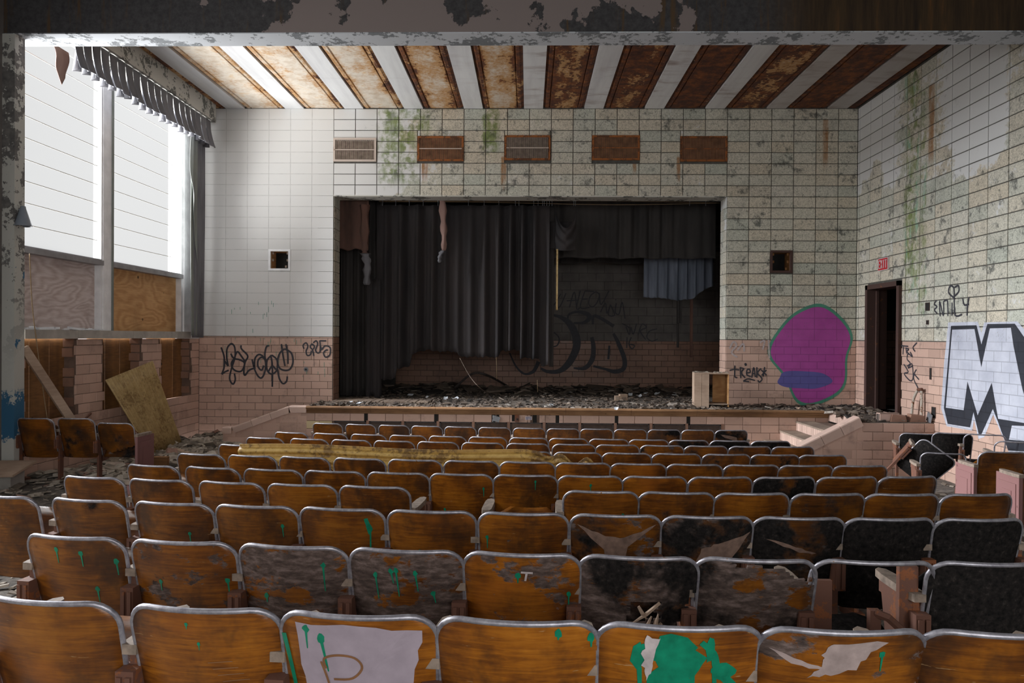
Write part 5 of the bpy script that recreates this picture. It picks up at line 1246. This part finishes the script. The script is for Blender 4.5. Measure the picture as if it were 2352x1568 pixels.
# stage back wall
C4, S4 = (1150, 640), 5.737
tagwork(sh, C4, S4, [[(640, 390), (700, 350), (790, 200)], [(860, 190), (790, 350), (750, 385)], [(905, 380), (970, 175), (1000, 390)], [(870, 290), (1030, 280)], [(1050, 155), (1000, 390), (1060, 372)], [(1110, 160), (1230, 168)], [(1110, 160), (1050, 375), (1170, 378)], [(1080, 272), (1140, 265)], [(1250, 170), (1180, 230), (1160, 330), (1210, 370), (1270, 310), (1300, 210), (1250, 170)], [(1300, 190), (1322, 340), (1425, 160)],
 [(1315, 440), (1380, 320), (1400, 455), (1445, 340)], [(1445, 340), (1500, 475), (1420, 475), (1445, 340)], [(1522, 320), (1510, 440), (1560, 462), (1600, 310), (1638, 525)], [(1510, 275), (1522, 280)], [(1600, 590), (1660, 620), (1700, 650)], [(1650, 630), (1695, 735), (1715, 640), (1745, 730), (1790, 590)], [(1810, 740), (1860, 600), (1920, 640), (1840, 690), (1910, 800)], [(2060, 660), (1960, 690), (1925, 770), (1990, 822), (2070, 792)], [(1665, 770), (1660, 912)], [(1720, 770), (1690, 860), (1730, 922), (1762, 880), (1705, 862)],
 ([(640, 470), (800, 510), (930, 620), (1000, 800), (985, 950), (890, 1120), (770, 1215), (620, 1222), (530, 1180)], [.03, .09, .17, .19, .18, .16, .11, .08, .05]), ([(885, 530), (900, 470), (1010, 435), (1140, 465), (1165, 520), (1090, 580), (960, 580)], [.04, .05, .06, .11, .11, .07, .03]), ([(1200, 770), (1222, 900), (1205, 1060), (1110, 1175), (960, 1175)], [.08, .11, .12, .10, .03]), ([(1215, 600), (1222, 495), (1310, 515), (1490, 625)], [.05, .07, .08, .08]), ([(1485, 720), (1560, 870), (1630, 1060), (1615, 1185), (1500, 1222), (1380, 1190), (1220, 1150)], [.06, .10, .11, .11, .10, .06, .05]), ([(1432, 880), (1418, 1060)], .05),
 ([(120, 980), (200, 1150), (310, 1250), (430, 1220), (500, 1090)], [.03, .04, .05, .08, .10]), ([(640, 900), (740, 880), (770, 790), (720, 720), (650, 700)], .03)], .028, 'Y', YB, label='large black spray letters on the dim stage back wall')
# carved-up letterbox sign under the stage lip: blue print on white
p = atY(1214, 960, YS); g = empty('notice_plate', (p.x, YS, p.z), 0, 'tiny white notice with two lines of blue print under the stage edge', 'sign')
MB().box((-.058, -.006, -.03), (.058, .001, .03)).build('plate', M['signwhite'], g)
rd = random.Random(2)
for z in (.012, -.013):
    mb = MB(); x = -.046
    while x < .044: w = rd.uniform(.006, .010); mb.box((x, -.0075, z-.009), (x+.003, -.006, z+.009)); mb.box((x, -.0075, z+rd.choice([-.009, .003])), (x+w, -.006, z+rd.choice([.006, .009]))); x += w+.004
    mb.build('print_line', M['blue_print'], g)
p = atY(1140, 961, YS); g = empty('junction_box', (p.x, YS, p.z), 0, 'tilted grey junction box hanging under the stage edge', 'box')
MB().box((-.06, -.05, -.045), (.06, -.002, .045), Matrix.Rotation(.3, 4, 'Y')).build('body', M['plate'], g); MB().box((.0, -.004, .02), (.05, .0, .07)).build('hole', M['dark'], g); MB().tube([(-.06, -.03, -.05), (-.055, -.03, .06)], .004, 6).build('wire', M['foam'], g)
p = atY(1184, 960, YS); g = empty('junction_box', (p.x, YS, p.z), 0, 'rusty socket box with a broken front under the stage edge', 'box')
MB().box((-.01, -.03, -.065), (.065, -.001, .06)).build('body', M['iron'], g); MB().box((-.06, -.004, -.055), (-.015, .0, .055)).build('hole', M['dark'], g); MB().box((.02, -.034, -.03), (.045, -.03, .0)).build('socket', M['dark'], g)
for s_ in slots+[big[0][0]]: MB().box((s_-.03, YS+.004, ZV1-.01), (s_+.035, YS+.01, ZS-.09)).build('slot', M['dark'], sf)

# ------------------------------------------------------------------ things lying on the stage
c = atZ(1612, 932, ZS); cb = empty('plywood_cabinet', (atY(1634, 930, 12.75).x, 12.75, ZS), -.12, 'open plywood cabinet standing on the right of the stage', 'cabinet')
W_, H_, D_ = .30, .60, .34
MB().box((-W_, 0, .0), (-W_+.018, D_, H_)).build('side_panel', M['lumber'], cb); MB().box((W_-.018, 0, 0), (W_, D_, H_)).build('side_panel', M['ply_warm'], cb)
MB().box((-W_, -.005, H_-.002), (W_+.005, D_, H_+.018)).build('top', M['lumber'], cb); MB().box((-W_, 0, .055), (W_, D_, .075)).build('bottom', M['stageboard'], cb)
MB().box((.06, D_-.012, .0), (W_, D_, H_)).build('back_panel', M['ply_warm'], cb)
MB().box((-W_, -.016, -.0), (-W_+.125, -.002, H_-.004)).build('front_board', M['lumber'], cb); MB().box((-W_+.13, -.02, 0.0), (-W_+.255, -.004, H_-.006)).build('front_board', M['lumber'], cb)
mb = MB(); rd = random.Random(6)
for k in range(60): x, y = rd.uniform(-W_, W_), rd.uniform(0, D_); s_ = rd.uniform(.006, .02); mb.box((x-s_, y-s_, H_+.018), (x+s_, y+s_, H_+.018+s_*rd.uniform(.4, 1.2)), )
mb.build('grit', M['rubble'], cb, kind='stuff')
def chips(name, n, fn, mat, seed, smin, smax, flat=.25, label=None, cat='debris'):
    rd = random.Random(seed); mb = MB()
    for _ in range(n):
        p = fn(rd)
        if p is None: continue
        s_ = smin+(smax-smin)*rd.random()**2.2; l_ = s_*rd.uniform(.5, 2.4)
        T_ = Matrix.Translation(p) @ Matrix.Rotation(rd.uniform(0, 6.28), 4, 'Z') @ Matrix.Rotation(rd.gauss(0, .22), 4, 'X') @ Matrix.Rotation(rd.gauss(0, .22), 4, 'Y')
        h_ = s_*flat*rd.uniform(.4, 1.3); k = rd.uniform(.6, 1)
        mb.hexa([T_ @ Vector(q) for q in ((-l_, -s_, -h_), (l_, -s_*k, -h_), (l_*k, s_, -h_), (-l_, s_*k, -h_), (-l_*k, -s_, h_), (l_, -s_, h_*.8), (l_*.9, s_*k, h_), (-l_, s_*.9, h_*.9))])
    return mb.build(name, mat, None, label=label, cat=cat, kind='stuff')
def on_floor(x0, x1, y0, y1, up=.02):
    def f(rd): x, y = rd.uniform(x0, x1), rd.uniform(y0, y1); return (x, y, fz(x, y)+rd.uniform(0, up))
    return f
chips('floor_rubble', 3200, on_floor(-6.05, -3.3, 8.6, 13.15, .05), M['rubble'], 1, .01, .085, label='broken plaster and paint flakes heaped in the left corner')
chips('floor_rubble', 2200, on_floor(-6.0, -3.2, 2.5, 8.6, .03), M['rubble'], 2, .006, .05, label='plaster flakes strewn along the left aisle')
chips('floor_rubble', 1800, on_floor(-3.2, 6.0, 1.5, 11.9, .02), M['rubble'], 3, .01, .06, label='plaster flakes and splinters under the seats')
def on_stage(rd):
    x = rd.uniform(-4.6, 6.0); y = YS-.02+3.4*rd.random()**1.5
    if x < -3.82 or (x < -3.55 and y > 13.2): return None
    if x > 3.6 and y > 13.2: return None
    m_ = max(0, math.sin(x*1.7+1)*math.sin(x*.6+y*2.3)); return (x, y+.05, ZS+.005+.045*m_*rd.random()+.01*rd.random())
chips('stage_debris', 5500, on_stage, M['char'], 4, .004, .042, .3, 'charred boards, grit and splinters littering the stage floor')
chips('stage_debris', 500, lambda rd: (rd.uniform(-3.3, 4.5), 15.2+1.8*rd.random(), ZS+.10*rd.random()), M['char'], 5, .02, .15, .15, 'dark heap of fallen battens along the rear of the stage')
chips('landing_debris', 420, lambda rd: (rd.uniform(5.0, 6.0), rd.uniform(10.8, 13.2), ZS+.03*rd.random()), M['char'], 6, .01, .07, .3, 'grit and splinters on the landing by the door')
for k, (px, py, w, lab) in enumerate(((943, 905, .10, 'crumpled bluish paper near the left board strip'), (983, 910, .06, 'small bluish scrap left of the white papers'), (1024, 912, .07, 'square pale paper at the left of centre stage'), (1045, 915, .11, 'crumpled white paper at centre stage'), (806, 921, .06, 'white paper chip on the left stage boards'), (827, 925, .09, 'pale foil scrap by the left stage edge'), (1266, 928, .06, 'small white shred near the stage edge'), (1430, 906, .07, 'left pale paper in the litter right of centre'), (1448, 904, .08, 'second pale paper in the litter right of centre'), (1468, 908, .08, 'folded white paper in the litter right of centre'), (1483, 903, .08, 'tilted white paper in the litter right of centre'), (1510, 903, .10, 'large bluish paper in the litter at the right'), (1548, 903, .09, 'pale paper nearest the plywood cabinet'), (1416, 936, .06, 'white scrap at the very edge of the stage'), (1833, 935, .05, 'yellowish wood chip by the top of the stair'))):
    p = atZ(px, py, ZS+.05); rd = random.Random(k)
    def fn(u, v): return ((u-.5)*2*w*.5*(1+.2*rd.random()), (v-.5)*w, .02+.05*w*math.sin(u*5+k)+.5*w*abs(u-.4)*(.3+.7*(k % 2)))
    o = solid(MB().grid(4, 4, fn).build('paper_scrap', M['paper'] if k < 14 else M['lumber'], None, label=lab, cat='paper'), .002); o.location = (p.x, p.y, ZS+.02); o.rotation_euler = (rd.uniform(.2, .9), 0, rd.uniform(-.6, .6))
for k, (px, py, lab) in enumerate(((1417, 914, 'small upright wood block, left of a pair on the stage'), (1431, 914, 'small wooden box, right of a pair on the stage'))):
    p = atZ(px, py+6, ZS); w = (.045, .075)[k]; g = empty('wood_block', p, .2*k, lab, 'block')
    mb = MB().box((-w, -.05, 0), (w, .05, .10+.03*k)); mb.build('body', M['lumber'], g); MB().box((-w*.6, -.053, .03), (w*.6, -.049, .08)).build('recess', M['stageboard'], g)
# hanging cord and fallen hose at centre stage
MB().tube(spline([atY(1056, 822, 14.0), atY(1080, 865, 13.9), atY(1102, 890, 13.8), atZ(1124, 905, ZS+.01)], 8), .006, 6).build('hanging_cord', M['arm'], None, True, label='pale cord hanging from the curtain hem to the stage floor', cat='cord')
MB().tube(spline([atZ(1045, 890, ZS+.12), atY(1085, 858, 15.2), atY(1120, 862, 15.2), atZ(1165, 886, ZS+.05)], 10), .025, 8).build('fallen_hose', M['grille_dark'], None, True, label='dark fallen hose arching over the rear stage litter', cat='hose')
for px, y0, y1, lab in ((1140, 818, 872, 'thin wire dangling left of centre below the curtain'), (1234, 872, 900, 'short stick standing upright in the stage litter')):
    MB().tube([atY(px, y0, 14.1), atY(px+1, y1, 14.1)], .005, 6).build('thin_wire', M['wire'], None, True, label=lab, cat='wire')
# toppled case and litter by the corner
p = atZ(1968, 930, ZS); g = empty('toppled_case', (p.x, p.y, ZS), .15, 'small black case with a magenta rim lying by the corner', 'case')
MB().box((-.14, -.08, .0), (.14, .08, .05)).build('body', M['dark'], g); MB().box((-.14, -.085, .05), (-.12, .08, .13)).build('rim', M['rag'], g); MB().box((-.12, -.085, .05), (.13, -.07, .085)).build('rim', M['paper'], g); MB().box((.12, -.085, .05), (.14, .08, .11)).build('rim', M['paper'], g)
# splintered box seat at the pillar foot
q = atY(18, 1078, 8.0); g = empty('splintered_board', (q.x-.02, 8.0, fz(q.x, 8.0)), .1, 'splintered plywood board resting on a crate by the pillar foot', 'board')
MB().box((-.35, -.25, .22), (.24, .22, .245), Matrix.Rotation(.18, 4, 'X')).build('board', M['lumber'], g); MB().box((-.3, -.12, -.02), (.12, .14, .21)).build('crate', M['sill'], g)
